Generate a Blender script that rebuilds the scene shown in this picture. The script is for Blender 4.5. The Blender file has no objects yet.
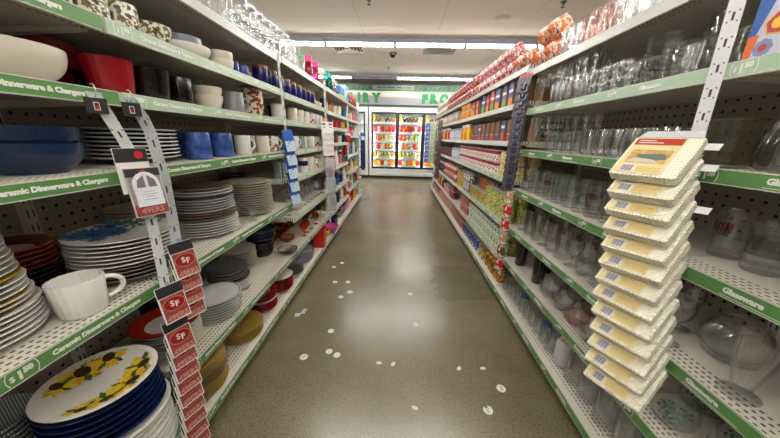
import bpy, bmesh, math, random
from mathutils import Vector, Matrix
rnd = random.Random(7)
PI = math.pi
SC = bpy.context.scene
COL = SC.collection
LX, RX = -0.823, 0.849            # shelf lip planes of the two gondola runs
BAY, Y0 = 1.22, 0.845             # bay width, first joint

# ------------------------------------------------------------------ materials
def srgb(r, g, b):
    f = lambda c: c / 12.92 if c <= 0.04045 else ((c + 0.055) / 1.055) ** 2.4
    return (f(r / 255), f(g / 255), f(b / 255), 1)

MATS = {}
def new_mat(name):
    m = bpy.data.materials.new(name); m.use_nodes = True
    nt = m.node_tree
    return m, nt, nt.nodes['Principled BSDF']

def mat(name, col, rough=0.5, metal=0.0, var=0.0, scale=8.0, coat=0.0, emit=0.0):
    if name in MATS: return MATS[name]
    m, nt, p = new_mat(name)
    c = srgb(*col)
    p.inputs['Roughness'].default_value = rough
    p.inputs['Metallic'].default_value = metal
    p.inputs['Coat Weight'].default_value = coat
    p.inputs['Base Color'].default_value = c
    if var:
        tc = nt.nodes.new('ShaderNodeTexCoord'); n = nt.nodes.new('ShaderNodeTexNoise')
        n.inputs['Scale'].default_value = scale; n.inputs['Detail'].default_value = 3
        nt.links.new(tc.outputs['Object'], n.inputs['Vector'])
        r = nt.nodes.new('ShaderNodeValToRGB')
        r.color_ramp.elements[0].position = 0.3; r.color_ramp.elements[1].position = 0.7
        r.color_ramp.elements[0].color = tuple(x * (1 - var) for x in c[:3]) + (1,)
        r.color_ramp.elements[1].color = tuple(min(1, x * (1 + var)) for x in c[:3]) + (1,)
        nt.links.new(n.outputs['Fac'], r.inputs['Fac']); nt.links.new(r.outputs['Color'], p.inputs['Base Color'])
    if emit:
        p.inputs['Emission Color'].default_value = c; p.inputs['Emission Strength'].default_value = emit
    MATS[name] = m
    return m

def math_node(nt, op, a, b=None):
    n = nt.nodes.new('ShaderNodeMath'); n.operation = op
    for i, v in enumerate((a, b)):
        if v is None: continue
        if isinstance(v, (int, float)): n.inputs[i].default_value = v
        else: nt.links.new(v, n.inputs[i])
    return n.outputs[0]

def object_xyz(nt):
    tc = nt.nodes.new('ShaderNodeTexCoord'); s = nt.nodes.new('ShaderNodeSeparateXYZ')
    nt.links.new(tc.outputs['Object'], s.inputs[0])
    return s.outputs[0], s.outputs[1], s.outputs[2]

def cell(nt, v, pitch):
    return math_node(nt, 'ABSOLUTE', math_node(nt, 'SUBTRACT', math_node(nt, 'FRACT', math_node(nt, 'DIVIDE', v, pitch)), 0.5))

def masked(name, base, dark, build, rough=0.5):
    if name in MATS: return MATS[name]
    m, nt, p = new_mat(name)
    k = build(nt)
    mx = nt.nodes.new('ShaderNodeMix'); mx.data_type = 'RGBA'
    mx.inputs[6].default_value = srgb(*base); mx.inputs[7].default_value = srgb(*dark)
    nt.links.new(k, mx.inputs[0]); nt.links.new(mx.outputs[2], p.inputs['Base Color'])
    p.inputs['Roughness'].default_value = rough
    MATS[name] = m
    return m

def peg_mask(nt):
    x, y, z = object_xyz(nt)
    a, b = cell(nt, y, 0.04), cell(nt, z, 0.04)
    d = math_node(nt, 'ADD', math_node(nt, 'MULTIPLY', a, a), math_node(nt, 'MULTIPLY', b, b))
    return math_node(nt, 'LESS_THAN', d, 0.0205)

def slot_mask(nt):
    x, y, z = object_xyz(nt)
    a, b = cell(nt, y, 0.017), cell(nt, x, 0.019)
    k = math_node(nt, 'MULTIPLY', math_node(nt, 'LESS_THAN', a, 0.26), math_node(nt, 'LESS_THAN', b, 0.17))
    k = math_node(nt, 'MULTIPLY', k, math_node(nt, 'GREATER_THAN', x, -0.082))
    return math_node(nt, 'MULTIPLY', k, math_node(nt, 'LESS_THAN', x, -0.008))

def upright_mask(nt):
    x, y, z = object_xyz(nt)
    a = cell(nt, z, 0.05); b = cell(nt, math_node(nt, 'ADD', y, 0.609), 0.015)
    return math_node(nt, 'MULTIPLY', math_node(nt, 'LESS_THAN', a, 0.27), math_node(nt, 'LESS_THAN', b, 0.13))

CREAM = (224, 218, 204)
M_DECK = masked('shelf enamel', CREAM, (52, 48, 42), slot_mask, 0.45)
M_PEG = masked('pegboard', (178, 168, 148), (28, 25, 22), peg_mask, 0.7)
M_FRAME = mat('cream steel', CREAM, 0.45)
M_SLOT = masked('slotted post', CREAM, (30, 28, 25), upright_mask, 0.5)
M_KICK = mat('black kick plate', (22, 21, 20), 0.6)
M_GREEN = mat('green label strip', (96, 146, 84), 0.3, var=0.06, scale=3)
M_PALE = mat('green label strip with painted sheen', (176, 204, 172), 0.35, var=0.05, scale=3)  # paler green has the strips' reflected light put into the base colour
M_GREY = mat('bare grey shelf edge', (188, 190, 186), 0.35, 0.2)
M_WHITE_STRIP = mat('plain white shelf edge', (222, 222, 214), 0.4)
M_INK = mat('white lettering', (240, 240, 232), 0.5)

def glass(name, tint=(253, 254, 254), edge=(220, 227, 224), gloss=0.085, rough=0.05):
    """thin clear wall: straight-through light plus a fresnel reflection"""
    if name in MATS: return MATS[name]
    m = bpy.data.materials.new(name); m.use_nodes = True
    nt = m.node_tree; nt.nodes.clear()
    out = nt.nodes.new('ShaderNodeOutputMaterial')
    t = nt.nodes.new('ShaderNodeBsdfTransparent'); g = nt.nodes.new('ShaderNodeBsdfGlossy')
    g.inputs['Roughness'].default_value = rough
    lw = nt.nodes.new('ShaderNodeLayerWeight'); lw.inputs['Blend'].default_value = 0.25
    cr = nt.nodes.new('ShaderNodeValToRGB')
    cr.color_ramp.elements[0].position = 0.25; cr.color_ramp.elements[1].position = 0.95
    cr.color_ramp.elements[0].color = srgb(*tint); cr.color_ramp.elements[1].color = srgb(*edge)
    nt.links.new(lw.outputs['Facing'], cr.inputs['Fac']); nt.links.new(cr.outputs['Color'], t.inputs['Color'])
    l2 = nt.nodes.new('ShaderNodeLayerWeight'); l2.inputs['Blend'].default_value = 0.5
    a = math_node(nt, 'ADD', math_node(nt, 'MULTIPLY', math_node(nt, 'POWER', l2.outputs['Facing'], 3.0), 0.6), gloss)
    a = math_node(nt, 'MINIMUM', a, 0.6)
    mx = nt.nodes.new('ShaderNodeMixShader')
    nt.links.new(a, mx.inputs[0]); nt.links.new(t.outputs[0], mx.inputs[1]); nt.links.new(g.outputs[0], mx.inputs[2])
    nt.links.new(mx.outputs[0], out.inputs['Surface'])
    MATS[name] = m
    return m

G_CLEAR = glass('clear glass')
G_SOLID = glass('bright clear glass', (253, 254, 254), (206, 214, 211), 0.09, 0.03)
G_SMOKE = glass('smoky glass', (206, 206, 200), (130, 130, 126))
G_DARK = glass('dark brown glass', (58, 54, 44), (20, 18, 14))
G_AMBER = glass('amber glass', (238, 196, 150), (190, 120, 70))
G_ORANGE = glass('orange glass', (252, 184, 120), (236, 120, 50))
G_PINK = glass('pink plastic', (236, 130, 178), (190, 60, 120), 0.04)
G_TEAL = glass('teal plastic', (120, 214, 200), (40, 150, 140), 0.04)
G_RED = glass('red plastic', (200, 30, 44), (130, 8, 20), 0.04)
def milky(name, c, alpha):
    m, nt, p = new_mat(name); MATS[name] = m
    p.inputs['Base Color'].default_value = srgb(*c); p.inputs['Alpha'].default_value = alpha; p.inputs['Roughness'].default_value = 0.25
    return m
G_FILM = glass('clear film', (238, 238, 238), (190, 190, 190), 0.06, 0.15)
G_PINKISH = glass('rosy clear glass', (250, 240, 238), (226, 180, 178), 0.05)
G_DOOR = glass('freezer door glass', (244, 248, 248), (200, 210, 210), 0.0)

def radial(name, stops, rough=0.25, noise=0.0):
    """glazed dish: colour by distance from the centre, stops = [(radius, rgb), ...]"""
    if name in MATS: return MATS[name]
    m, nt, p = new_mat(name)
    x, y, z = object_xyz(nt)
    d = math_node(nt, 'SQRT', math_node(nt, 'ADD', math_node(nt, 'MULTIPLY', x, x), math_node(nt, 'MULTIPLY', y, y)))
    d = math_node(nt, 'MULTIPLY', d, 5.0)
    r = nt.nodes.new('ShaderNodeValToRGB'); r.color_ramp.interpolation = 'CONSTANT'
    el = r.color_ramp.elements
    el[0].position = 0; el[0].color = srgb(*stops[0][1])
    for rr, c in stops[1:]:
        e = el.new(min(1, rr * 5)); e.color = srgb(*c)
    if len(el) > len(stops): el.remove(el[len(el) - 1])
    nt.links.new(d, r.inputs['Fac']); nt.links.new(r.outputs['Color'], p.inputs['Base Color'])
    p.inputs['Roughness'].default_value = rough
    MATS[name] = m
    return m

def printed(name, cols, scale=18.0, rough=0.4, stretch=(1, 1, 1), detail=1.0):
    """printed packaging: patches of several inks"""
    if name in MATS: return MATS[name]
    m, nt, p = new_mat(name)
    tc = nt.nodes.new('ShaderNodeTexCoord'); mp = nt.nodes.new('ShaderNodeMapping')
    mp.inputs['Scale'].default_value = stretch
    v = nt.nodes.new('ShaderNodeTexNoise'); v.inputs['Scale'].default_value = scale; v.inputs['Detail'].default_value = detail
    r = nt.nodes.new('ShaderNodeValToRGB'); r.color_ramp.interpolation = 'CONSTANT'
    el = r.color_ramp.elements
    n = len(cols)
    el[0].position = 0; el[0].color = srgb(*cols[0])
    for i in range(1, n):
        e = el[1] if i == 1 else el.new(0.5)
        e.position = 0.36 + 0.28 * (i - 1) / max(1, n - 2) if n > 2 else 0.5
        e.color = srgb(*cols[i])
    nt.links.new(tc.outputs['Object'], mp.inputs[0]); nt.links.new(mp.outputs[0], v.inputs['Vector'])
    nt.links.new(v.outputs['Fac'], r.inputs['Fac']); nt.links.new(r.outputs['Color'], p.inputs['Base Color'])
    p.inputs['Roughness'].default_value = rough
    MATS[name] = m
    return m

def banded(name, stops, rough=0.35, axis=2, span=0.12):
    """bands of colour along one axis of the object, stops = [(0..1, rgb)]"""
    if name in MATS: return MATS[name]
    m, nt, p = new_mat(name)
    xyz = object_xyz(nt)
    d = math_node(nt, 'DIVIDE', xyz[axis], span)
    r = nt.nodes.new('ShaderNodeValToRGB'); r.color_ramp.interpolation = 'CONSTANT'
    el = r.color_ramp.elements
    el[0].position = 0; el[0].color = srgb(*stops[0][1])
    for i, (t, c) in enumerate(stops[1:]):
        e = el[1] if i == 0 else el.new(t)
        e.position = t; e.color = srgb(*c)
    nt.links.new(d, r.inputs['Fac']); nt.links.new(r.outputs['Color'], p.inputs['Base Color'])
    p.inputs['Roughness'].default_value = rough
    MATS[name] = m
    return m

# ------------------------------------------------------------------ mesh building
class MB:
    def __init__(s): s.v, s.f, s.m = [], [], []
    def add(s, vs, fs, mi=0, mx=None):
        b = len(s.v)
        s.v += [tuple(mx @ Vector(v)) for v in vs] if mx else [tuple(v) for v in vs]
        s.f += [tuple(i + b for i in f) for f in fs]; s.m += [mi] * len(fs)
        return s
    def box(s, a, b, mi=0, mx=None):
        (x0, y0, z0), (x1, y1, z1) = a, b
        vs = [(x0,y0,z0),(x1,y0,z0),(x1,y1,z0),(x0,y1,z0),(x0,y0,z1),(x1,y0,z1),(x1,y1,z1),(x0,y1,z1)]
        return s.add(vs, [(0,3,2,1),(4,5,6,7),(0,1,5,4),(1,2,6,5),(2,3,7,6),(3,0,4,7)], mi, mx)
    def lathe(s, prof, seg=32, mi=0, mx=None, closed=True, flute=0, fd=0.0):
        vs, fs, n = [], [], len(prof)
        for r, z in prof:
            for k in range(seg):
                a = 2 * PI * k / seg
                rr = r * (1 + (fd * math.cos(flute * a) if flute and r > 0.004 else 0))
                vs.append((rr * math.cos(a), rr * math.sin(a), z))
        rng = range(n) if closed else range(n - 1)
        for i in rng:
            j = (i + 1) % n
            if prof[i][0] < 1e-6 and prof[j][0] < 1e-6: continue
            for k in range(seg):
                l = (k + 1) % seg
                fs.append((i*seg+k, i*seg+l, j*seg+l, j*seg+k))
        return s.add(vs, fs, mi, mx)
    def tube(s, pts, r, seg=8, mi=0, mx=None, flat=1.0):
        pts = [Vector(p) for p in pts]; vs, fs = [], []
        up = Vector((0, 1, 0)) if abs((pts[-1] - pts[0]).normalized().dot(Vector((0, 1, 0)))) < 0.9 else Vector((1, 0, 0))
        for i, p in enumerate(pts):
            t = (pts[min(i+1, len(pts)-1)] - pts[max(i-1, 0)]).normalized()
            u = t.cross(up).normalized(); w = u.cross(t).normalized()
            for k in range(seg):
                a = 2 * PI * k / seg
                vs.append(p + u * (r * math.cos(a)) + w * (r * flat * math.sin(a)))
        for i in range(len(pts) - 1):
            for k in range(seg):
                l = (k + 1) % seg
                fs.append((i*seg+k, i*seg+l, (i+1)*seg+l, (i+1)*seg+k))
        fs.append(tuple(range(seg))[::-1]); fs.append(tuple((len(pts)-1)*seg + k for k in range(seg)))
        return s.add(vs, fs, mi, mx)
    def prism(s, poly, z0, z1, mi=0, mx=None):
        n = len(poly)
        vs = [(x, y, z0) for x, y in poly] + [(x, y, z1) for x, y in poly]
        fs = [tuple(range(n))[::-1], tuple(range(n, 2*n))] + [(i, (i+1) % n, n + (i+1) % n, n + i) for i in range(n)]
        return s.add(vs, fs, mi, mx)
    def mesh(s, name, mats, smooth=False, angle=40, weld=False):
        me = bpy.data.meshes.new(name)
        me.from_pydata(s.v, [], s.f)
        for m in (mats if isinstance(mats, (list, tuple)) else [mats]): me.materials.append(m)
        if any(s.m): me.polygons.foreach_set('material_index', s.m)
        bm = bmesh.new(); bm.from_mesh(me)
        bmesh.ops.remove_doubles(bm, verts=bm.verts, dist=1e-6)
        bmesh.ops.recalc_face_normals(bm, faces=bm.faces)
        bm.to_mesh(me); bm.free()
        if smooth:
            me.polygons.foreach_set('use_smooth', [True] * len(me.polygons))
            me.set_sharp_from_angle(angle=math.radians(angle))
        me.update()
        return me

def bevel_box(name, a, b, mats, w=0.004, seg=2):
    me = MB().box(a, b).mesh(name, mats)
    bm = bmesh.new(); bm.from_mesh(me)
    bmesh.ops.bevel(bm, geom=list(bm.edges), offset=w, segments=seg, affect='EDGES')
    bm.to_mesh(me); bm.free()
    return me

TXT = {}
def text_geo(s, size, bold=0.0, align='LEFT', depth=0.0006):
    """vertices and faces of a line of lettering in the xy plane"""
    key = (s, size, bold, align, depth)
    if key in TXT: return TXT[key]
    cu = bpy.data.curves.new('lettering', 'FONT'); cu.body = s; cu.size = size; cu.offset = bold
    cu.extrude = depth; cu.resolution_u = 2; cu.align_x = align
    o = bpy.data.objects.new('lettering', cu); COL.objects.link(o)
    dg = bpy.context.evaluated_depsgraph_get()
    me = bpy.data.meshes.new_from_object(o.evaluated_get(dg))
    vs = [tuple(v.co) for v in me.vertices]; fs = [tuple(p.vertices) for p in me.polygons]
    bpy.data.objects.remove(o); bpy.data.curves.remove(cu); bpy.data.meshes.remove(me)
    TXT[key] = (vs, fs)
    return TXT[key]

# ------------------------------------------------------------------ objects
ALL = []
def child(name, me, parent, loc=(0, 0, 0), rot=None, label=None):
    o = bpy.data.objects.new(name, me); COL.objects.link(o); o.parent = parent; o.location = loc
    if rot: o.rotation_euler = rot
    if label: o['label'] = label
    return o

def thing(name, label, cat, me=None, loc=(0, 0, 0), rz=0.0, group=None, rot=None, mx=None):
    o = bpy.data.objects.new(name, me); COL.objects.link(o)
    if mx is not None: o.matrix_world = mx
    else:
        o.location = loc; o.rotation_euler = rot if rot else (0, 0, rz)
    o['label'] = label; o['category'] = cat
    if group: o['group'] = group
    ALL.append(o)
    return o

def structure(name, me, loc=(0, 0, 0)):
    o = bpy.data.objects.new(name, me); COL.objects.link(o); o.location = loc; o['kind'] = 'structure'
    return o

def inst(kind, label, loc, rz=0.0, group=None, rot=None, mx=None, cat=None):
    """place one more of a KIND: its own object for the thing and for each of its parts (mesh data shared)"""
    o = thing(kind['name'], label, cat or kind['cat'], kind['mesh'], loc, rz, group, rot, mx)
    for p in kind.get('parts', ()):
        child(p[0], p[1], o, label=p[2] if len(p) > 2 else None)
    return o

_O = ('first second third fourth fifth sixth seventh eighth ninth tenth eleventh twelfth thirteenth fourteenth fifteenth '
      'sixteenth seventeenth eighteenth nineteenth').split()
_T = {20: 'twent', 30: 'thirt', 40: 'fort', 50: 'fift', 60: 'sixt', 70: 'sevent', 80: 'eight', 90: 'ninet'}
def ordw(n):
    if n < 20: return _O[n - 1]
    t, u = n // 10 * 10, n % 10
    return _T[t] + ('ieth' if not u else 'y-' + _O[u - 1])

def P(side, y, d, z):
    return ((LX - d) if side == 'L' else (RX + d), y, z)

# ------------------------------------------------------------------ the room
CEIL = 2.9
def floor_mat():
    m, nt, p = new_mat('polished concrete')
    tc = nt.nodes.new('ShaderNodeTexCoord')
    n1 = nt.nodes.new('ShaderNodeTexNoise'); n1.inputs['Scale'].default_value = 1.3; n1.inputs['Detail'].default_value = 6; n1.inputs['Roughness'].default_value = 0.6
    n2 = nt.nodes.new('ShaderNodeTexNoise'); n2.inputs['Scale'].default_value = 110; n2.inputs['Detail'].default_value = 4
    n3 = nt.nodes.new('ShaderNodeTexNoise'); n3.inputs['Scale'].default_value = 9; n3.inputs['Detail'].default_value = 5
    for n in (n1, n2, n3): nt.links.new(tc.outputs['Object'], n.inputs['Vector'])
    r1 = nt.nodes.new('ShaderNodeValToRGB')
    r1.color_ramp.elements[0].position = 0.32; r1.color_ramp.elements[1].position = 0.7
    r1.color_ramp.elements[0].color = srgb(112, 102, 79); r1.color_ramp.elements[1].color = srgb(142, 132, 106)
    nt.links.new(n1.outputs['Fac'], r1.inputs['Fac'])
    r2 = nt.nodes.new('ShaderNodeValToRGB')
    r2.color_ramp.elements[0].position = 0.33; r2.color_ramp.elements[1].position = 0.52
    r2.color_ramp.elements[0].color = (0.5, 0.48, 0.44, 1); r2.color_ramp.elements[1].color = (1, 1, 1, 1)
    nt.links.new(n2.outputs['Fac'], r2.inputs['Fac'])
    r3 = nt.nodes.new('ShaderNodeValToRGB')
    r3.color_ramp.elements[0].position = 0.2; r3.color_ramp.elements[1].position = 0.65
    r3.color_ramp.elements[0].color = (0.9, 0.885, 0.86, 1); r3.color_ramp.elements[1].color = (1, 1, 1, 1)
    nt.links.new(n3.outputs['Fac'], r3.inputs['Fac'])
    m1 = nt.nodes.new('ShaderNodeMix'); m1.data_type = 'RGBA'; m1.blend_type = 'MULTIPLY'; m1.inputs[0].default_value = 0.8
    nt.links.new(r1.outputs['Color'], m1.inputs[6]); nt.links.new(r2.outputs['Color'], m1.inputs[7])
    m2 = nt.nodes.new('ShaderNodeMix'); m2.data_type = 'RGBA'; m2.blend_type = 'MULTIPLY'; m2.inputs[0].default_value = 0.5
    nt.links.new(m1.outputs[2], m2.inputs[6]); nt.links.new(r3.outputs['Color'], m2.inputs[7])
    # dark, rough patch where the old finish has worn away, by the grocery side
    s = nt.nodes.new('ShaderNodeSeparateXYZ'); nt.links.new(tc.outputs['Object'], s.inputs[0])
    wob = math_node(nt, 'MULTIPLY', math_node(nt, 'SUBTRACT', n3.outputs['Fac'], 0.5), 0.34)
    px = math_node(nt, 'ABSOLUTE', math_node(nt, 'SUBTRACT', math_node(nt, 'ADD', s.outputs[0], wob), 0.56))
    py = math_node(nt, 'ABSOLUTE', math_node(nt, 'SUBTRACT', math_node(nt, 'ADD', s.outputs[1], wob), 2.28))
    ins = math_node(nt, 'MULTIPLY', math_node(nt, 'LESS_THAN', px, 0.2), math_node(nt, 'LESS_THAN', py, 0.3))
    band = math_node(nt, 'GREATER_THAN', math_node(nt, 'ADD', s.outputs[0], wob), 0.46)
    band = math_node(nt, 'MULTIPLY', band, math_node(nt, 'GREATER_THAN', s.outputs[1], 1.98))
    k = math_node(nt, 'MAXIMUM', math_node(nt, 'MULTIPLY', ins, 0.4), math_node(nt, 'MULTIPLY', band, 0.22))
    m3 = nt.nodes.new('ShaderNodeMix'); m3.data_type = 'RGBA'
    nt.links.new(k, m3.inputs[0]); nt.links.new(m2.outputs[2], m3.inputs[6]); m3.inputs[7].default_value = srgb(74, 66, 54)
    nt.links.new(m3.outputs[2], p.inputs['Base Color'])
    rr = nt.nodes.new('ShaderNodeMapRange'); rr.inputs[1].default_value = 0.3; rr.inputs[2].default_value = 0.7
    rr.inputs[3].default_value = 0.25; rr.inputs[4].default_value = 0.255
    nt.links.new(n1.outputs['Fac'], rr.inputs[0]); nt.links.new(rr.outputs[0], p.inputs['Roughness'])
    bp = nt.nodes.new('ShaderNodeBump'); bp.inputs['Strength'].default_value = 0.02; bp.inputs['Distance'].default_value = 0.01
    nt.links.new(n2.outputs['Fac'], bp.inputs['Height']); nt.links.new(bp.outputs[0], p.inputs['Normal'])
    p.inputs['Specular IOR Level'].default_value = 0.9
    return m

def ceil_mask(nt):
    x, y, z = object_xyz(nt)
    a = cell(nt, math_node(nt, 'ADD', x, 0.66), 1.22); b = cell(nt, math_node(nt, 'ADD', y, 0.3), 0.61)
    return math_node(nt, 'MAXIMUM', math_node(nt, 'GREATER_THAN', a, 0.495), math_node(nt, 'GREATER_THAN', b, 0.493))

structure('floor', MB().box((-5, -4, -0.1), (5, 9.9, 0)).mesh('floor', floor_mat()))
structure('ceiling', MB().box((-5, -4, CEIL), (5, 9.9, CEIL + 0.1)).mesh('ceiling', masked('ceiling tiles', (232, 220, 210), (212, 200, 190), ceil_mask, 0.85)))
M_WALL = mat('painted wall', (196, 192, 184), 0.7, var=0.04, scale=1)
structure('wall_left', MB().box((-5.1, -4, 0), (-5, 9.9, CEIL)).mesh('wall_left', M_WALL))
structure('wall_right', MB().box((5, -4, 0), (5.1, 9.9, CEIL)).mesh('wall_right', M_WALL))
structure('wall_front', MB().box((-5, -4.1, 0), (5, -4, CEIL)).mesh('wall_front', M_WALL))
structure('wall_back', MB().box((-5, 9.9, 0), (5, 10, CEIL)).mesh('wall_back', mat('grey green wall', (126, 134, 126), 0.7, var=0.05, scale=1)))

# fluorescent strip lights in rows across the aisles
M_TUBE = mat('lit tube', (255, 250, 240), 0.5, emit=15.0)
M_DEAD = mat('unlit tube', (150, 156, 170), 0.4)
M_FIX = mat('light housing', (150, 154, 168), 0.5)
hous = MB().box((-0.605, -0.08, 0.03), (0.605, 0.08, 0.09)).box((-0.605, -0.08, 0.012), (0.605, -0.074, 0.03)).box((-0.605, 0.074, 0.012), (0.605, 0.08, 0.03)).mesh('housing', M_FIX)
capm = MB().box((-0.61, -0.05, -0.02), (-0.585, 0.05, 0.02)).box((0.585, -0.05, -0.02), (0.61, 0.05, 0.02)).mesh('lamp_holder', mat('lamp holder', (120, 122, 130), 0.5))
tube = MB().lathe([(0.022, -0.58), (0.022, 0.58), (0, 0.58), (0, -0.58)], 12).mesh('tube', M_TUBE, True)
tubed = tube.copy(); tubed.materials[0] = M_DEAD
for r, ry in enumerate((8.28, 5.48, 2.7, -0.1, -2.8)):
    for k in range(-3, 3):
        cx = -0.14 + 0.61 + 1.22 * k
        dead = (r == 0 and k == -1)
        row = ('row above the freezers', 'row before the freezers', 'row over the second bays', 'row over the camera', 'row behind the camera')[r]
        o = thing('strip_light', f"{'unlit' if dead else 'lit'} strip light, {ordw(k + 4)} from the dinnerware side in the {row}", 'ceiling light', None, (cx, ry, CEIL - 0.09), 0, 'fluorescent strip lights')
        child('housing', hous, o); child('lamp_holder', capm, o)
        child('tube', tubed if dead else tube, o, (0, 0, -0.005), (0, PI / 2, 0))

# ceiling fittings
def louvre(x, y, w, d, label):
    o = thing('air_vent', label, 'vent', None, (x, y, CEIL))
    child('frame', MB().box((-w, -d, -0.012), (w, -d + 0.03, 0)).box((-w, d - 0.03, -0.012), (w, d, 0)).box((-w, -d + 0.03, -0.012), (-w + 0.03, d - 0.03, 0)).box((w - 0.03, -d + 0.03, -0.012), (w, d - 0.03, 0)).mesh('frame', M_FRAME), o)
    s = MB()
    for i in range(1, 5):
        a = i / 5
        s.box((-w * a, -d * a, -0.02 + 0.012 * a), (w * a, -d * a + 0.012, -0.004)).box((-w * a, d * a - 0.012, -0.02 + 0.012 * a), (w * a, d * a, -0.004))
        s.box((-w * a, -d * a, -0.02 + 0.012 * a), (-w * a + 0.012, d * a, -0.004)).box((w * a - 0.012, -d * a, -0.02 + 0.012 * a), (w * a, d * a, -0.004))
    child('louvre_grille', s.mesh('louvre_grille', M_FRAME), o)
    child('duct', MB().box((-w + 0.02, -d + 0.02, -0.003), (w - 0.02, d - 0.02, -0.001)).mesh('duct', mat('dark duct', (70, 66, 60), 0.8)), o)
louvre(-1.07, 6.0, 0.3, 0.3, 'square louvred air vent in the ceiling on the dinnerware side')
o = thing('return_vent', 'flat grey perforated return vent in the ceiling on the grocery side', 'vent', None, (0.71, 6.0, CEIL))
child('frame', MB().box((-0.31, -0.31, -0.01), (0.31, 0.31, 0)).mesh('frame', mat('vent grey', (150, 146, 138), 0.6)), o)
child('perforated_panel', MB().lathe([(0.0, -0.016), (0.24, -0.016), (0.25, -0.01), (0, -0.01)], 32).mesh('perforated_panel', mat('vent dark grey', (128, 124, 118), 0.7)), o)
o = thing('dome_camera', 'small black dome camera under the ceiling over the aisle', 'camera', None, (-0.195, 6.3, CEIL))
child('mount', MB().lathe([(0, -0.03), (0.075, -0.03), (0.075, 0), (0, 0)], 24).mesh('mount', mat('black plastic', (26, 25, 25), 0.35), True), o)
child('dome', MB().lathe([(0.062, -0.03), (0.058, -0.055), (0.04, -0.078), (0, -0.088), (0, -0.03)], 24).mesh('dome', mat('black dome', (18, 18, 20), 0.1), True), o)
for x, y, lb in ((-0.44, 4.05, 'brass sprinkler head in the ceiling above the aisle'), (1.957, 4.07, 'brass sprinkler head in the ceiling above the glassware side'), (-0.33, 7.5, 'brass sprinkler head in the ceiling close to the freezers')):
    o = thing('sprinkler_head', lb, 'sprinkler', None, (x, y, CEIL), 0, 'ceiling sprinklers')
    mb = mat('dull brass', (92, 80, 62), 0.4, 0.8)
    child('plate', MB().lathe([(0, -0.008), (0.035, -0.008), (0.04, 0), (0, 0)], 16).mesh('plate', mb), o)
    child('nozzle', MB().box((-0.014, -0.004, -0.055), (-0.008, 0.004, -0.008)).box((0.008, -0.004, -0.055), (0.014, 0.004, -0.008)).lathe([(0, -0.06), (0.022, -0.06), (0.022, -0.055), (0, -0.055)], 12).lathe([(0, -0.03), (0.006, -0.03), (0.006, -0.008), (0, -0.008)], 8).mesh('nozzle', mb), o)
thing('ceiling_speaker', 'round cream speaker cover flush with the ceiling tiles', 'speaker', MB().lathe([(0, -0.012), (0.1, -0.012), (0.115, 0), (0, 0)], 32).mesh('speaker_cover', mat('speaker cover', (196, 184, 170), 0.7), True), (1.4, 4.57, CEIL))

# ------------------------------------------------------------------ shelving bays (built aisle face at x = 0, shelves running to -x)
R_TXT = Matrix(((0, 0, 1, 0.0036), (1, 0, 0, 0), (0, 1, 0, 0), (0, 0, 0, 1)))
b = MB()
for s0 in (0, 1):                      # the two arcs of the price roundel
    pts = [(PI * s0 + (a - 0.5) * 1.15) for a in [i / 8 for i in range(9)]]
    for a0, a1 in zip(pts, pts[1:]):
        b.add([(0.0036, rr * math.cos(aa), -0.018 + rr * math.sin(aa)) for rr, aa in ((0.0275, a0), (0.0275, a1), (0.0295, a1), (0.0295, a0))], [(0, 1, 2, 3)])
for t, dx, dz, sz in (('$', -0.0225, -0.025, 0.017), ('1', -0.0115, -0.029, 0.0285), ('50', 0.002, -0.0195, 0.017)):
    vs, fs = text_geo(t, sz, 0.0003 if t == '$' else 0.0011)
    b.add([(v[0] + dx, v[1] + dz, v[2]) for v in vs], fs, 0, R_TXT)
T_PRICE = b.mesh('price_print', M_INK)
def line_me(t, size, dx, rule):
    vs, fs = text_geo(t, size, 0.0009)
    b = MB().add([(v[0], v[1] - 0.0235, v[2]) for v in vs], fs, 0, R_TXT)
    if rule: b.box((0.003, -0.005, -0.0325), (0.0034, 0.13, -0.0312))
    return (b.mesh('name_print', M_INK), dx)
T_DIN, T_GLA = line_me('Ceramic Dinnerware & Chargers', 0.0172, 0.055, False), line_me('Glassware', 0.02, 0.13, True)
def add_text(T, parent, loc):
    for i in range(3):
        y = -0.555 + 0.39 * i
        child('price_print', T_PRICE, parent, (loc[0], loc[1] + y, loc[2]))
        child('name_print', T[0], parent, (loc[0], loc[1] + y + T[1], loc[2]))
deck = MB().box((-0.42, -0.605, -0.026), (-0.0005, 0.605, 0)).box((-0.012, -0.605, -0.04), (-0.0005, 0.605, -0.026)).mesh('shelf', M_DECK)
brk = MB().prism([(-0.45, -0.028), (-0.06, -0.028), (-0.06, -0.036), (-0.45, -0.055)], -0.0015, 0.0015)
brk.v = [(x, z, y) for x, y, z in brk.v]
brk_me = brk.mesh('bracket', M_FRAME)
def strip_me(m): return MB().box((0, -0.604, -0.0385), (0.003, 0.604, 0.0005)).box((0.003, -0.604, -0.0385), (0.0034, 0.604, -0.0365), 1).box((0.003, -0.604, -0.0015), (0.0034, 0.604, 0.0005), 1).mesh('price_strip', [m, M_WHITE_STRIP])
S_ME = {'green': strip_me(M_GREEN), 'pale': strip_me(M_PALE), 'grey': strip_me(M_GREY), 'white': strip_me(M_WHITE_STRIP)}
base_me = MB().box((-0.45, -0.606, 0.07), (0.0325, 0.606, 0.093)).box((0.02, -0.606, 0.05), (0.0325, 0.606, 0.07)).mesh('base_deck', M_DECK)
kick_me = MB().box((-0.45, -0.606, 0), (0.0, 0.606, 0.07)).mesh('kick_plate', M_KICK)
up_me = MB().box((-0.45, -0.609, 0.093), (-0.426, -0.579, 1.9)).mesh('upright', M_SLOT)
peg_me = MB().box((-0.47, -0.607, 0), (-0.4505, 0.607, 1.9)).mesh('back_panel', M_PEG)

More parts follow.
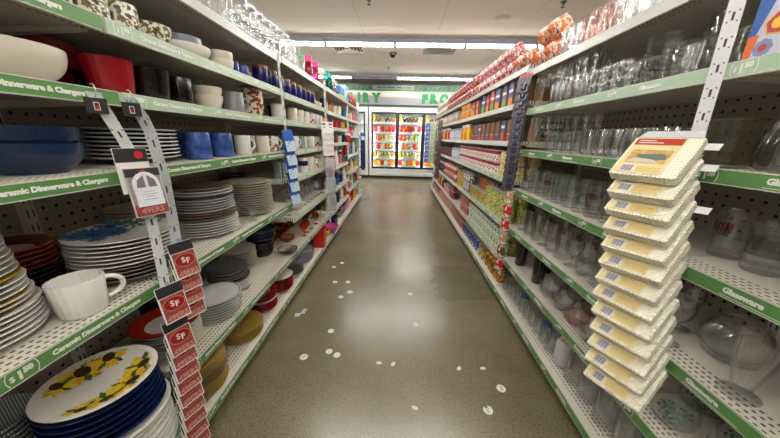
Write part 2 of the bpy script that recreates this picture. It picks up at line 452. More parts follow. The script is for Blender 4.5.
def bay(side, k, levels, strips, text, label):
    yc = Y0 + BAY * (k + 0.5)
    o = thing('shelving_bay', label, 'shelving', None, ((LX if side == 'L' else RX), yc, 0), 0 if side == 'L' else PI, 'gondola shelving bays')
    child('back_panel', peg_me, o, label='cream pegboard back panel'); child('upright', up_me, o); child('kick_plate', kick_me, o, label='black kick plate')
    b = child('base_deck', base_me, o)
    child('price_strip', S_ME[strips[0]], b, (0.0325, 0, 0.093))
    if text and strips[0] in ('green', 'pale'): add_text(text, b, (0.0325, 0, 0.093))
    for i, z in enumerate(levels):
        s = child('shelf', deck, o, (0, 0, z))
        st = strips[i + 1]
        child('price_strip', S_ME[st], s)
        if text and st in ('green', 'pale'): add_text(text, s, (0, 0, 0))
        for e in (-0.601, 0.601): child('bracket', brk_me, s, (0, e, 0))
    return o

LV = [0.335, 0.75, 1.138, 1.36, 1.55, 1.755]
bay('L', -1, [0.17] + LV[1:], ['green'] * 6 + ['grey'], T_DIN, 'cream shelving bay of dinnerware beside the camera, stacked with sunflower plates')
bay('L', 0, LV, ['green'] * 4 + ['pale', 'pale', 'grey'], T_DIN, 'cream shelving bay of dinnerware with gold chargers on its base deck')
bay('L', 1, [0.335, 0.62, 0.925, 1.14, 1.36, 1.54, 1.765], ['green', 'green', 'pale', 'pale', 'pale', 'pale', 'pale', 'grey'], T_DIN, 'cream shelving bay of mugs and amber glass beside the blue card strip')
bay('L', 2, [0.33, 0.59, 0.87, 1.17, 1.36, 1.53, 1.77], ['white'] * 7 + ['grey'], None, 'cream shelving bay of plastic drinkware behind the white ticket strip')
bay('L', 3, [0.385, 0.675, 0.96, 1.27, 1.53, 1.77], ['white'] * 6 + ['grey'], None, 'last cream shelving bay of the drinkware side before the freezers')
RV = [0.355, 0.62, 0.912, 1.19, 1.455, 1.70]
GV = [0.33, 0.616, 0.96, 1.245, 1.515, 1.74]
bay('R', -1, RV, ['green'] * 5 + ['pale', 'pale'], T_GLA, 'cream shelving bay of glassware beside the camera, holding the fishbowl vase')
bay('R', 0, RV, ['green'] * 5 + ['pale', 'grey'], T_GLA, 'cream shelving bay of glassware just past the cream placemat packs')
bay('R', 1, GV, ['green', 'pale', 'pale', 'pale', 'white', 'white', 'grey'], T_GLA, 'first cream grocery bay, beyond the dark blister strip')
for k, w in ((2, 'second'), (3, 'third'), (4, 'fourth and last')):
    bay('R', k, GV, ['white'] * 6 + ['grey'], None, f'{w} cream grocery bay counted from the glassware')
# end panels that close the two runs
for sd, yy, lb in (('L', Y0 + BAY * 4 + 0.02, 'white end panel closing the drinkware run'), ('R', Y0 + BAY * 5 + 0.02, 'white end panel closing the grocery run')):
    sgn = -1 if sd == 'L' else 1
    x = LX if sd == 'L' else RX
    o = thing('end_panel', lb, 'shelving', None, (x, yy, 0))
    child('panel', MB().box((min(0, sgn * 0.45), -0.012, 0), (max(0, sgn * 0.45), 0.012, 1.9)).mesh('panel', mat('white end panel', (226, 224, 214), 0.5)), o)
    e = MB()
    for z in (0.3, 0.6, 0.9, 1.2, 1.5): e.box((min(0.0, sgn * 0.44), 0.012, z), (max(0.0, sgn * 0.44), 0.3, z + 0.025))
    child('end_shelf', MB().box((min(0.0, sgn * 0.44), 0.012, 0.0), (max(0.0, sgn * 0.44), 0.34, 0.12)).mesh('end_shelf', M_FRAME), o)
    for z in (0.4, 0.7, 1.0, 1.3):
        child('end_shelf', MB().box((min(0.0, sgn * 0.44), 0.0125, z), (max(0.0, sgn * 0.44), 0.3, z + 0.025)).mesh('end_shelf', M_FRAME), o)

# ------------------------------------------------------------------ kinds of goods
def K(name, cat, mesh, parts=()): return {'name': name, 'cat': cat, 'mesh': mesh, 'parts': list(parts)}
def recolor(k, m, part_mats=None):
    me = k['mesh'].copy(); me.materials[0] = m
    ps = []
    for i, p in enumerate(k['parts']):
        pm = p[1].copy(); pm.materials[0] = (part_mats[i] if part_mats else m); ps.append((p[0], pm) + tuple(p[2:]))
    return {'name': k['name'], 'cat': k['cat'], 'mesh': me, 'parts': ps}

def plate_me(r, m, h=0.02, seg=40):
    pr = [(0, 0), (0.56*r, 0), (0.62*r, 0.003), (0.97*r, h), (r, h + 0.002), (r, h + 0.005), (0.97*r, h + 0.005), (0.62*r, 0.008), (0.56*r, 0.0055), (0, 0.0055)]
    return MB().lathe(pr, seg, closed=False).mesh('plate', m, True, 35)
def bowl_me(r, h, m, seg=32, foot=0.55, t=0.003, flat=2.4):
    out, inn = [(0, 0), (foot*r, 0)], []
    for i in range(9):
        a = i / 8
        out.append((r * (foot + (1 - foot) * (1 - (1 - a) ** flat)) , h * (0.02 + 0.98 * a)))
    for i in range(8, -1, -1):
        a = i / 8
        inn.append((max(0.001, r * (foot + (1 - foot) * (1 - (1 - a) ** flat)) - t), h * (0.02 + 0.98 * a) + (t if i < 8 else 0) ))
    return MB().lathe(out + inn + [(0, t + 0.02*h)], seg, closed=False).mesh('bowl', m, True, 40)
def handle_me(r, h, m, th=0.006, out=0.034, z0=0.22, z1=0.82):
    pts = []
    for i in range(11):
        a = -PI/2 + PI * i / 10
        pts.append((r - 0.003 + out * math.cos(a), 0, h * (z0 + z1) / 2 + h * (z1 - z0) / 2 * math.sin(a)))
    return MB().tube(pts, th, 8, flat=1.4).mesh('handle', m, True, 60)
def mug_kind(r, h, m, hm=None, name='mug', taper=1.0, flute=0, fd=0.0, handle=True, th=0.006, out=0.034):
    pr = [(0, 0), (r*taper*0.9, 0), (r*taper, 0.006), (r, h - 0.002), (r - 0.001, h), (r - 0.004, h), (r - 0.005, h - 0.004), (r*taper - 0.005, 0.012), (r*taper*0.8, 0.007), (0, 0.007)]
    me = MB().lathe(pr, 36 if not flute else 72, closed=False, flute=flute, fd=fd).mesh(name, m, True, 40)
    return K(name, 'mug', me, [('handle', handle_me(r * (1 if taper > 0.9 else 0.97), h, hm or m, th, out))] if handle else [])

def vessel(name, cat, prof_out, t, m, base=0.006, seg=28, flute=0, fd=0.0):
    """open glass vessel from its outer profile [(r, z), ...] bottom to top"""
    inn = [(max(0.001, r - t), z) for r, z in prof_out if z > base]
    inn = [(max(0.001, (prof_out[0][0]) - t), base)] + inn if inn and inn[0][1] > base + 1e-4 else inn
    pr = [(0, 0)] + prof_out + inn[::-1] + [(0, base)]
    return K(name, cat, MB().lathe(pr, seg, closed=False, flute=flute, fd=fd).mesh(name, m, True, 50))
def tumbler(rb, rt, h, m=G_CLEAR, base=0.012, name='tumbler'):
    return vessel(name, 'glass', [(rb*0.92, 0), (rb, 0.004), (rb + (rt-rb)*0.5, h*0.5), (rt, h)], 0.0025, m, base)
def stemless(r, h, m=G_CLEAR, name='stemless_glass'):
    return vessel(name, 'glass', [(r*0.6, 0), (r*0.8, 0.01), (r*0.97, h*0.28), (r, h*0.42), (r*0.95, h*0.65), (r*0.82, h)], 0.002, m, 0.006)
def stem_glass(r, h, bowl_h, m=G_CLEAR, name='wine_glass', shape=(0.35, 0.8, 1.0, 1.0, 0.86), cat='glass'):
    zb = h - bowl_h
    n = len(shape)
    k = vessel(name, cat, [(0.008, 0)] + [(r*s, bowl_h * (i + 0.6) / (n - 0.4)) for i, s in enumerate(shape)], 0.002, m, 0.004)
    me = k['mesh']
    for v in me.vertices: v.co.z += zb
    k['parts'] = [('stem', MB().lathe([(0.0045, 0.008), (0.004, zb*0.5), (0.007, zb + 0.001), (0, zb + 0.001), (0, 0.008)], 12).mesh('stem', m, True)),
                  ('foot', MB().lathe([(0, 0), (r*0.76, 0), (r*0.77, 0.002), (0.008, 0.008), (0, 0.008)], 28, closed=False).mesh('foot', m, True))]
    return k
def jar_kind(r, h, m, lidm, name='jar', lid=0.016, neck=0.85):
    k = vessel(name, 'jar', [(r*0.9, 0), (r, 0.008), (r, h*0.78), (r*neck, h*0.9), (r*neck, h - lid*0.4)], 0.0025, m, 0.007)
    k['parts'] = [('lid', MB().lathe([(0, h - lid), (r*neck + 0.0015, h - lid), (r*neck + 0.0015, h), (0, h)], 28, closed=False).mesh('lid', lidm, True))]
    return k
def bottle_kind(r, h, m, capm, name='bottle', neck=0.4, cap=0.03):
    k = vessel(name, 'bottle', [(r*0.92, 0), (r, 0.006), (r, h*0.55), (r*0.8, h*0.68), (r*neck, h*0.8), (r*neck, h - cap*0.5)], 0.002, m, 0.005)
    k['parts'] = [('cap', MB().lathe([(0, h - cap), (r*neck + 0.003, h - cap), (r*neck + 0.003, h - 0.003), (r*neck, h), (0, h)], 20, closed=False).mesh('cap', capm, True))]
    return k
M_TIN = mat('tin', (206, 204, 198), 0.35, 0.5)
def can_kind(r, h, lab, name='can'):
    k = K(name, 'can', MB().lathe([(0, 0.002), (r - 0.003, 0.002), (r, 0), (r, 0.003), (r - 0.001, 0.005), (r - 0.001, h - 0.005), (r, h - 0.003), (r, h), (r - 0.003, h), (r - 0.004, h - 0.004), (0, h - 0.004)], 24, closed=False).mesh(name, M_TIN, True))
    k['parts'] = [('paper_label', MB().lathe([(r + 0.0004, 0.006), (r + 0.0004, h - 0.006)], 24, closed=False).mesh('paper_label', lab, True))]
    return k
def box_kind(name, cat, w, d, h, side_m, front_m):
    """carton, front face at +x (towards the aisle), w along y, d along x"""
    k = K(name, cat, bevel_box(name, (-d, -w/2, 0), (0, w/2, h), side_m, 0.002, 1))
    k['parts'] = [('printed_front', MB().box((0.0002, -w/2 + 0.003, 0.003), (0.0012, w/2 - 0.003, h - 0.003)).mesh('printed_front', front_m))]
    return k
def pillow_me(name, w, d, h, m, seed=1, nx=10, nz=10):
    r = random.Random(seed); b = MB(); vs = []
    for s in (1, -1):
        for i in range(nx + 1):
            for j in range(nz + 1):
                u, v = i / nx, j / nz
                t = (math.sin(PI * v) ** 0.5) * (0.25 + 0.75 * math.sin(PI * u) ** 0.6)
                q = s * d / 2 * t * (1 + r.uniform(-0.18, 0.18)) if 0 < j < nz and 0 < i < nx else (s * 0.0008 if j in (0, nz) else s * d / 2 * 0.25 * math.sin(PI * v) ** 0.5)
                vs.append((q, (u - 0.5) * w * (0.94 + 0.06 * math.cos(PI * (v - 0.5) * 2)), v * h))
    n = (nx + 1) * (nz + 1); fs = []
    for s in (0, 1):
        for i in range(nx):
            for j in range(nz):
                a = s * n + i * (nz + 1) + j
                fs.append((a, a + 1, a + nz + 2, a + nz + 1))
    rim = [i * (nz + 1) for i in range(nx + 1)] + [nx * (nz + 1) + j for j in range(1, nz + 1)] + [i * (nz + 1) + nz for i in range(nx - 1, -1, -1)] + [j for j in range(nz - 1, 0, -1)]
    for a, c in zip(rim, rim[1:] + rim[:1]): fs.append((a, c, c + n, a + n))
    return b.add(vs, fs).mesh(name, m, True, 60)

EPS = 0.001
def ident(f):
    return f
def stack(side, y, d, z, kinds, pitch, what, where, cat, group, jitter=0.0025, tilt=0.0):
    """one dish on another; kinds from the bottom up. Labels count from the top."""
    n = len(kinds); zz = z + EPS
    if cat == 'bowl': jitter = 0.0007
    for i, k in enumerate(kinds):
        p = pitch[i] if isinstance(pitch, (list, tuple)) else pitch
        x0, y0, _ = P(side, y + rnd.uniform(-jitter, jitter), d + rnd.uniform(-jitter, jitter), zz)
        w = what[i] if isinstance(what, (list, tuple)) else what
        t = n - i
        lab = f"{w}, {'topmost' if t == 1 else ('bottom one' if t == n else ordw(t) + ' from the top')} of {where}"
        inst(k, lab, (x0, y0, zz), rnd.uniform(0, 6), group, cat=cat)
        zz += p
    return zz
def plates(name, m, r): return K(name, 'plate', plate_me(r, m))

# ------------------------------------------------------------------ freezers and the sign over them
M_BLK = mat('black door frame', (24, 24, 26), 0.4)
M_WHT = mat('white case enamel', (232, 234, 232), 0.35)
M_LED = mat('lit freezer lamp', (250, 252, 255), 0.5, emit=9.0)
FY = 8.9
def freezer(x0, label):
    W = 0.8
    o = thing('freezer_case', label, 'freezer', None, (x0, FY, 0), 0, 'glass door freezers')
    w = 3 * W + 0.16
    child('base', MB().box((0, 0, 0.07), (w, 0.75, 0.29)).box((0, -0.03, 0.1), (w, 0.0, 0.17)).box((0.02, -0.012, 0.2), (w - 0.02, 0, 0.215)).mesh('base', M_WHT), o)
    child('kick_plate', MB().box((0.03, 0.03, 0), (w - 0.03, 0.7, 0.07)).mesh('kick_plate', M_KICK), o, label='black kick plate')
    child('header', MB().box((0, 0, 2.0), (w, 0.75, 2.13)).mesh('header', M_WHT), o)
    child('liner', MB().box((0.04, 0.7, 0.29), (w - 0.04, 0.74, 2.0)).box((0, 0.0, 0.29), (0.06, 0.74, 2.0)).box((w - 0.06, 0.0, 0.29), (w, 0.74, 2.0)).mesh('liner', M_WHT), o)
    for i in range(3):
        a = 0.08 + W * i
        f = child('door', MB().box((a, -0.03, 0.3), (a + 0.05, 0, 1.99)).box((a + W - 0.05, -0.03, 0.3), (a + W, 0, 1.99)).box((a + 0.05, -0.03, 0.3), (a + W - 0.05, 0, 0.36)).box((a + 0.05, -0.03, 1.94), (a + W - 0.05, 0, 1.99)).mesh('door', M_BLK), o, label='black framed glass freezer door')
        child('pane', MB().box((a + 0.05, -0.02, 0.36), (a + W - 0.05, -0.012, 1.94)).mesh('pane', G_DOOR), f)
        child('door_sticker', MB().box((a + 0.055, -0.0225, 1.72), (a + 0.11, -0.0205, 1.92)).mesh('door_sticker', mat('sticker yellow', (250, 220, 40), 0.4)), f, label='yellow door sticker')
        child('handle', MB().tube([(a + W - 0.03, -0.03, 0.9), (a + W - 0.03, -0.065, 0.93), (a + W - 0.03, -0.065, 1.4), (a + W - 0.03, -0.03, 1.43)], 0.011).mesh('handle', M_BLK, True), f)
        for s in (a + 0.035, a + W - 0.045):
            child('lamp', MB().box((s, 0.02, 0.36), (s + 0.01, 0.035, 1.94)).mesh('lamp', M_LED), o)
        for z in (0.38, 0.62, 0.88, 1.14, 1.4, 1.68):
            child('shelf', MB().box((a + 0.06, 0.07, z - 0.012), (a + W - 0.06, 0.66, z)).box((a + 0.06, 0.06, z - 0.02), (a + W - 0.06, 0.07, z + 0.025)).mesh('shelf', M_WHT), o)
    return o
freezer(-0.97, 'white freezer case with black framed glass doors facing down the aisle')
freezer(-3.56, 'white freezer case mostly hidden behind the drinkware run')
PAL = {'red': (208, 40, 34), 'orange': (240, 128, 30), 'yellow': (246, 206, 40), 'green': (70, 170, 60), 'white': (240, 238, 230), 'blue': (40, 80, 180),
       'brown': (118, 78, 48), 'pink': (236, 120, 150), 'purple': (110, 60, 140), 'teal': (30, 150, 160), 'lime': (150, 214, 50), 'tan': (206, 164, 110), 'navy': (28, 34, 90), 'black': (30, 30, 32)}
FK = {}
def frozen(kind, c, c2):
    if (kind, c) not in FK:
        m = printed(f'frozen print {c}', [PAL[c], PAL[c], PAL[c2], PAL['white']], 14, 0.35)
        FK[(kind, c)] = (K('frozen_food_bag', 'frozen food', pillow_me('frozen_food_bag', 0.112, 0.07, 0.2, m, len(FK)), []) if kind == 'bag'
                         else box_kind('frozen_food_box', 'frozen food', 0.108, 0.05, 0.17, mat('carton ' + c, PAL[c], 0.5), m))
    return FK[(kind, c)]
ROWS = [('box', ['orange', 'yellow', 'red', 'white', 'orange']), ('bag', ['brown', 'white', 'brown', 'green', 'tan']), ('bag', ['pink', 'red', 'white', 'orange', 'lime']),
        ('bag', ['pink', 'orange', 'brown', 'yellow', 'yellow']), ('bag', ['red', 'pink', 'red', 'orange', 'red']), ('box', ['brown', 'brown', 'tan', 'black', 'brown'])]
for di, dn in enumerate(('first', 'middle', 'third')):
    for si, z in enumerate((0.38, 0.62, 0.88, 1.14, 1.4, 1.68)):
        kd, cols = ROWS[si]
        for i in range(6):
            c = cols[(i + (di * 2 if si != 3 else di)) % 5] if not (di == 1 and si == 3) else ['red', 'orange', 'blue', 'yellow', 'green', 'white'][i]
            k = frozen(kd, c, rnd.choice(['white', 'red', 'yellow']))
            x = -0.97 + 0.08 + 0.8 * di + 0.118 + 0.113 * i
            inst(k, f"{c} frozen food {kd}, {ordw(i + 1)} along the {ordw(6 - si)} shelf down behind the {dn} freezer door", (x, FY + (0.13 if kd == 'bag' else 0.12), z + EPS), -PI / 2, 'frozen food behind the glass doors')

M_SGREEN = mat('sign dark green', (0, 62, 34), 0.5); M_LGREEN = mat('sign letter green', (0, 126, 56), 0.5)
def swirl_mat():
    m, nt, p = new_mat('pale sign with swirls')
    tc = nt.nodes.new('ShaderNodeTexCoord'); w = nt.nodes.new('ShaderNodeTexWave'); w.wave_type = 'RINGS'
    w.inputs['Scale'].default_value = 0.55; w.inputs['Distortion'].default_value = 6; w.inputs['Detail'].default_value = 0; w.inputs['Detail Scale'].default_value = 0.6
    nt.links.new(tc.outputs['Object'], w.inputs['Vector'])
    r = nt.nodes.new('ShaderNodeValToRGB'); el = r.color_ramp.elements
    el[0].position = 0; el[0].color = srgb(142, 142, 150); el[1].position = 0.8; el[1].color = srgb(142, 142, 150)
    for pz, c in ((0.86, (238, 214, 150)), (0.93, (240, 190, 180)), (0.98, (206, 206, 214))):
        e = el.new(pz); e.color = srgb(*c)
    nt.links.new(w.outputs['Fac'], r.inputs['Fac']); nt.links.new(r.outputs['Color'], p.inputs['Base Color'])
    return m
o = thing('department_sign', 'long green and grey department sign over the freezers with big green letters', 'sign', None, (0, FY, 0))
child('board', MB().box((-4, 0.0, 2.135), (4, 0.06, 2.6)).mesh('board', swirl_mat()), o)
child('green_rail', MB().box((-4, -0.012, 2.15), (4, 0.0, 2.2)).mesh('green_rail', M_SGREEN), o)
b = MB().box((-4, -0.01, 2.575), (4, 0.06, 2.765)); child('green_band', b.mesh('green_band', M_SGREEN), o)
b = MB().box((-4, -0.014, 2.578), (4, -0.0102, 2.6)).box((-4, -0.03, 2.745), (4, -0.0102, 2.765), 1)
x = -3.9
while x < 3.8:
    if not -1.0 < x < 0.42:
        b.add([(x, -0.0108, 2.61), (x + 0.02, -0.0108, 2.61), (x + 0.13, -0.0108, 2.735), (x + 0.11, -0.0108, 2.735)], [(0, 1, 2, 3)], 2)
        if int((x + 4) / 0.14) % 5 == 2: b.add([(x + 0.02, -0.0112, 2.61), (x + 0.2, -0.0112, 2.61), (x + 0.1, -0.0112, 2.73)], [(0, 1, 2)], 1)
    x += 0.14
child('pattern', b.mesh('pattern', [M_LGREEN, mat('sign deep green', (0, 34, 20), 0.5), mat('sign pale green', (60, 112, 86), 0.5)]), o)
child('plaque', MB().box((-0.86, -0.016, 2.615), (0.38, -0.0102, 2.735)).mesh('plaque', mat('sign grey plaque', (92, 108, 108), 0.5)), o)
b = MB(); x = -0.72
for wl in (0.15, 0.1, 0.24, 0.02, 0.16, 0.08, 0.14):
    b.box((x, -0.0175, 2.658), (x + wl - 0.02, -0.0162, 2.694)); x += wl + 0.02
child('small_print', b.mesh('small_print', mat('dark print', (40, 52, 56), 0.6)), o)
for ch, xa, xb in (('D', -1.95, -1.68), ('A', -1.665, -1.36), ('I', -1.31, -1.225), ('R', -1.15, -0.93), ('Y', -0.9, -0.6),
                   ('F', 0.61, 0.8), ('R', 0.85, 1.1), ('O', 1.13, 1.42), ('Z', 1.45, 1.68), ('E', 1.72, 1.92), ('N', 1.96, 2.22)):
    vs, fs = text_geo(ch, 0.4, 0.038)
    xs = [v[0] for v in vs]; ys = [v[1] for v in vs]
    x0, x1, y0, y1 = min(xs), max(xs), min(ys), max(ys)
    vv = [(xa + (v[0] - x0) / (x1 - x0) * (xb - xa), -0.004 - (0.012 if v[2] > 0 else 0), 2.25 + (v[1] - y0) / (y1 - y0) * 0.28) for v in vs]
    child('letter', MB().add(vv, fs).mesh('letter', M_LGREEN), o)

# ------------------------------------------------------------------ dinnerware side
def ceramic(name, c, rough=0.22, var=0.0): return mat('glaze ' + name, c, rough, var=var, scale=12)
CER = {n: ceramic(n, c) for n, c in dict(white=(236, 234, 226), cream=(228, 220, 202), ivory=(216, 208, 188), grey=(126, 128, 130), dark=(100, 100, 98), charcoal=(40, 40, 42), black=(9, 9, 10),
       red=(150, 12, 26), navy=(28, 40, 74), blue=(20, 44, 80), cobalt=(34, 60, 150), teal=(20, 100, 112), turq=(70, 170, 176), greyblue=(150, 160, 172), brown=(110, 84, 60), taupe=(140, 130, 116), lilac=(168, 164, 182), pale=(200, 204, 206)).items()}
W_ = (236, 234, 226)
PM = {
    'white': CER['white'], 'cream': CER['cream'], 'ivory': CER['ivory'],
    'redrim': radial('red rimmed glaze', [(0, (222, 216, 208)), (0.072, (176, 34, 24)), (0.12, (120, 24, 18))]),
    'reddark': radial('rust rimmed glaze', [(0, (206, 190, 160)), (0.062, (120, 40, 22)), (0.1, (150, 44, 24))]),
    'bluerim': radial('blue rimmed glaze', [(0, (220, 222, 224)), (0.09, (56, 84, 140)), (0.132, (232, 232, 228))]),
    'darkrim': radial('dark edged glaze', [(0, (226, 222, 210)), (0.1, (220, 214, 200)), (0.131, (60, 56, 52))]),
    'yelrim': radial('yellow patterned glaze', [(0, (228, 222, 204)), (0.085, (206, 168, 50)), (0.12, (222, 214, 196))]),
    'navyrim': radial('navy dish glaze', [(0, (226, 226, 224)), (0.132, (28, 44, 92))]),
    'tealin': radial('teal inside glaze', [(0, (24, 92, 100)), (0.11, (28, 46, 84))]),
    'gold': mat('gold charger', (186, 154, 78), 0.28, 0.35, var=0.06, scale=20),
    'vine': radial('vine edged glaze', [(0, (222, 222, 218)), (0.1, (196, 198, 196)), (0.104, (222, 222, 218)), (0.112, (110, 116, 112)), (0.118, (224, 224, 220))]),
    'stripe': masked('grey pin striped glaze', (176, 182, 186), (92, 100, 108), lambda nt: math_node(nt, 'GREATER_THAN', cell(nt, object_xyz(nt)[1], 0.006), 0.27), 0.3),
}
def PL(n, r): 
    key = ('pl', n, r)
    if key not in FK: FK[key] = K('plate', 'plate', plate_me(r, PM.get(n) or CER[n]))
    return FK[key]
def BW(n, r, h, flat=2.4, foot=0.55):
    key = ('bw', n, r, h)
    if key not in FK: FK[key] = K('bowl', 'bowl', bowl_me(r, h, PM.get(n) or CER[n], flat=flat, foot=foot))
    return FK[key]

# --- fourth shelf space from the top, beside the camera (z 0.75)
stack('L', 0.505, 0.2, 0.75, [PL('white', 0.138)] * 6 + [PL('yelrim', 0.13)] * 2 + [PL('white', 0.125)] * 3 + [PL('yelrim', 0.12)] + [PL('darkrim', 0.118)] * 4 + [PL('white', 0.112)] * 5,
      0.0125, ['white plate'] * 6 + ['yellow rimmed plate'] * 2 + ['white plate'] * 3 + ['yellow rimmed plate'] + ['dark edged plate'] * 4 + ['white plate'] * 5,
      'the tall stack by the rust plates', 'plate', 'tall stack of mixed white plates')
stack('L', 0.71, 0.337, 0.75, [PL('reddark', 0.105)] * 2 + [PL('charcoal', 0.106)] * 4 + [PL('reddark', 0.107)] * 5, 0.0145,
      ['rust rimmed plate'] * 2 + ['charcoal plate'] * 4 + ['rust rimmed plate'] * 5, 'the stack behind the white soup mug', 'plate', 'rust and charcoal plates behind the soup mug')
# platters with a blue flower
def print_on(r, flowers, h=0.0062):
    """petals and leaves lying on the dish: flowers = [(x, y, size, mat index, kind)]"""
    b = MB()
    for x, y, s, n in flowers:
        zf = h if math.hypot(x, y) < 0.56 * r else None
        def zz(px, py):
            q = math.hypot(px, py) / r
            if q < 0.56: return 0.0062
            if q < 0.62: return 0.0062 + (q - 0.56) / 0.06 * 0.0025
            return 0.0087 + (min(q, 0.97) - 0.62) / 0.35 * 0.0172
        for k in range(n):
            a = 2 * PI * k / n + rnd.uniform(-0.15, 0.15)
            pts = []
            for t, wd in ((0.25, 0.0), (0.6, 0.17), (1.0, 0.0), (0.6, -0.17)):
                aa = a + wd / max(t, 0.3) * 1.1
                px, py = x + s * t * math.cos(aa), y + s * t * math.sin(aa)
                if math.hypot(px, py) > 0.985 * r:
                    q = 0.985 * r / math.hypot(px, py); px *= q; py *= q
                pts.append((px, py, zz(px, py) + 0.0004 + 0.0002 * (k % 3)))
            b.add(pts, [(0, 1, 2, 3)], 0 if k % 4 else 1)
        c = [(x + s * 0.33 * math.cos(2 * PI * k / 10), y + s * 0.33 * math.sin(2 * PI * k / 10)) for k in range(10)]
        b.add([(px, py, zz(px, py) + 0.0012) for px, py in c], [tuple(range(10))], 2)
    return b
bf = print_on(0.155, [(-0.09, -0.03, 0.06, 16), (-0.055, 0.01, 0.055, 16), (-0.10, -0.085, 0.045, 14), (-0.105, 0.05, 0.05, 14), (-0.04, -0.06, 0.03, 10)]).mesh('flower_print', [mat('print blue', (70, 110, 176), 0.4), mat('print green', (70, 110, 66), 0.4), mat('print dark blue', (40, 70, 140), 0.4)])
lv = print_on(0.155, [(-0.06, 0.1, 0.045, 7), (0.0, 0.125, 0.035, 6), (-0.09, 0.1, 0.03, 5)]).mesh('leaf_print', [mat('print green', (70, 110, 66), 0.4)] * 3)
flw = {'name': 'plate', 'cat': 'plate', 'mesh': PL('white', 0.155)['mesh'], 'parts': [('flower_print', bf, 'blue flower print'), ('leaf_print', lv, 'green leaf print')]}
zt = stack('L', 0.91, 0.165, 0.75, [PL('taupe', 0.15)] * 4 + [PL('white', 0.155)] * 6, 0.0135, ['taupe dinner plate'] * 4 + ['large white plate'] * 6, 'the stack under the blue flower plate', 'plate', 'plates under the blue flower plate')
inst(flw, 'large white plate with blue flower print, on top of its stack beside the hanging cards', P('L', 0.91, 0.165, zt), 0, 'plates under the blue flower plate')
stack('L', 1.135, 0.335, 0.75, [PL('darkrim', 0.1)] * 3 + [PL('ivory', 0.1)] * 9, 0.0145, ['dark edged plate'] * 3 + ['ivory plate'] * 9, 'the stack against the upper pegboard', 'plate', 'ivory plates against the pegboard')
sm = mug_kind(0.058, 0.105, CER['white'], taper=0.86, flute=20, fd=0.02, th=0.007, out=0.04, name='soup_mug')
inst(sm, 'wide white fluted soup mug standing alone at the shelf edge', P('L', 0.655, 0.068, 0.75 + EPS), math.radians(62))
stack('L', 1.34, 0.175, 0.75, [PL('white', 0.15)] * 6 + [PL('taupe', 0.145)] * 3 + [PL('yelrim', 0.145)] + [PL('pale', 0.14)] * 4 + [PL('navyrim', 0.142)] + [PL('white', 0.142)] * 2 + [PL('taupe', 0.135)], 0.0132,
      ['white dinner plate'] * 6 + ['taupe plate'] * 3 + ['yellow rimmed plate'] + ['pale grey plate'] * 4 + ['navy edged plate'] + ['white plate'] * 2 + ['taupe plate'], 'the mixed stack beside the little glass jar', 'plate', 'mixed plates beside the little glass jar')
stack('L', 1.75, 0.165, 0.75, [PL('ivory', 0.148)] * 12 + [PL('yelrim', 0.148), PL('ivory', 0.142)], 0.0145, ['ivory dinner plate'] * 12 + ['yellow patterned plate', 'ivory dinner plate'], 'the ivory stack past the little glass jar', 'plate', 'ivory plates past the glass jar')
stack('L', 1.93, 0.355, 0.75, [PL('pale', 0.09)] * 5 + [PL('navy', 0.09)] * 8, 0.017, ['pale grey plate'] * 5 + ['navy plate'] * 8, 'the stack behind the ivory plates', 'plate', 'navy plates at the back')
gj = jar_kind(0.03, 0.07, G_CLEAR, mat('silver lid', (190, 192, 194), 0.25, 0.9), 'glass_jar', 0.014, 0.7)
inst(gj, 'little clear glass jar between two plate stacks', P('L', 1.565, 0.055, 0.75 + EPS))

# --- shelf at eye level (z 1.138)
stack('L', 0.71, 0.15, 1.138, [BW('blue', 0.105, 0.078, 2.2, 0.6)] * 2, 0.042, 'deep blue bowl', 'the nested pair at eye level', 'bowl', 'nested deep blue bowls')
inst(BW('charcoal', 0.075, 0.07), 'charcoal bowl behind the deep blue bowls', P('L', 0.56, 0.36, 1.138 + EPS))
stack('L', 1.05, 0.19, 1.138, [PL('bluerim', 0.14)] * 8, 0.0138, 'blue rimmed white plate', 'the stack next to the blue cups', 'plate', 'blue rimmed plates')
cup = recolor(mug_kind(0.05, 0.115, CER['cobalt'], handle=False, name='cup'), mat('streaked cobalt', (58, 90, 160), 0.25, var=0.55, scale=30))
for i, (y, lb) in enumerate(((1.245, 'streaked blue cup beside the blue rimmed plates'), (1.415, 'streaked blue cup beside the tall white mug'), (1.33, 'streaked blue cup behind its two fellows'))):
    inst(cup, lb, P('L', y, 0.08 if i < 2 else 0.2, 1.138 + EPS), 0, 'streaked blue cups', cat='cup')
m_check = masked('teal checks', (232, 232, 226), (40, 120, 130), lambda nt: math_node(nt, 'GREATER_THAN', math_node(nt, 'ADD', math_node(nt, 'MULTIPLY', math_node(nt, 'SINE', math_node(nt, 'MULTIPLY', math_node(nt, 'ADD', object_xyz(nt)[1], object_xyz(nt)[2]), 300.0)), math_node(nt, 'SINE', math_node(nt, 'MULTIPLY', math_node(nt, 'SUBTRACT', object_xyz(nt)[1], object_xyz(nt)[2]), 300.0))), 0.0), 0.0), 0.3)
m_dots = printed('flower dotted glaze', [W_, W_, (200, 80, 90), (90, 130, 90)], 40, 0.25)
MG = {c: mug_kind(0.042, 0.105, CER[c]) for c in ('white', 'cream', 'turq', 'cobalt', 'grey', 'charcoal', 'navy', 'brown')}
MG['check'] = recolor(MG['white'], m_check, [CER['white']]); MG['flower'] = recolor(MG['white'], m_dots, [CER['white']])
MG['half'] = recolor(MG['white'], banded('cream and teal glaze', [(0, (228, 220, 202)), (0.62, (70, 170, 176))], 0.3, 1, 0.05), [CER['cream']])
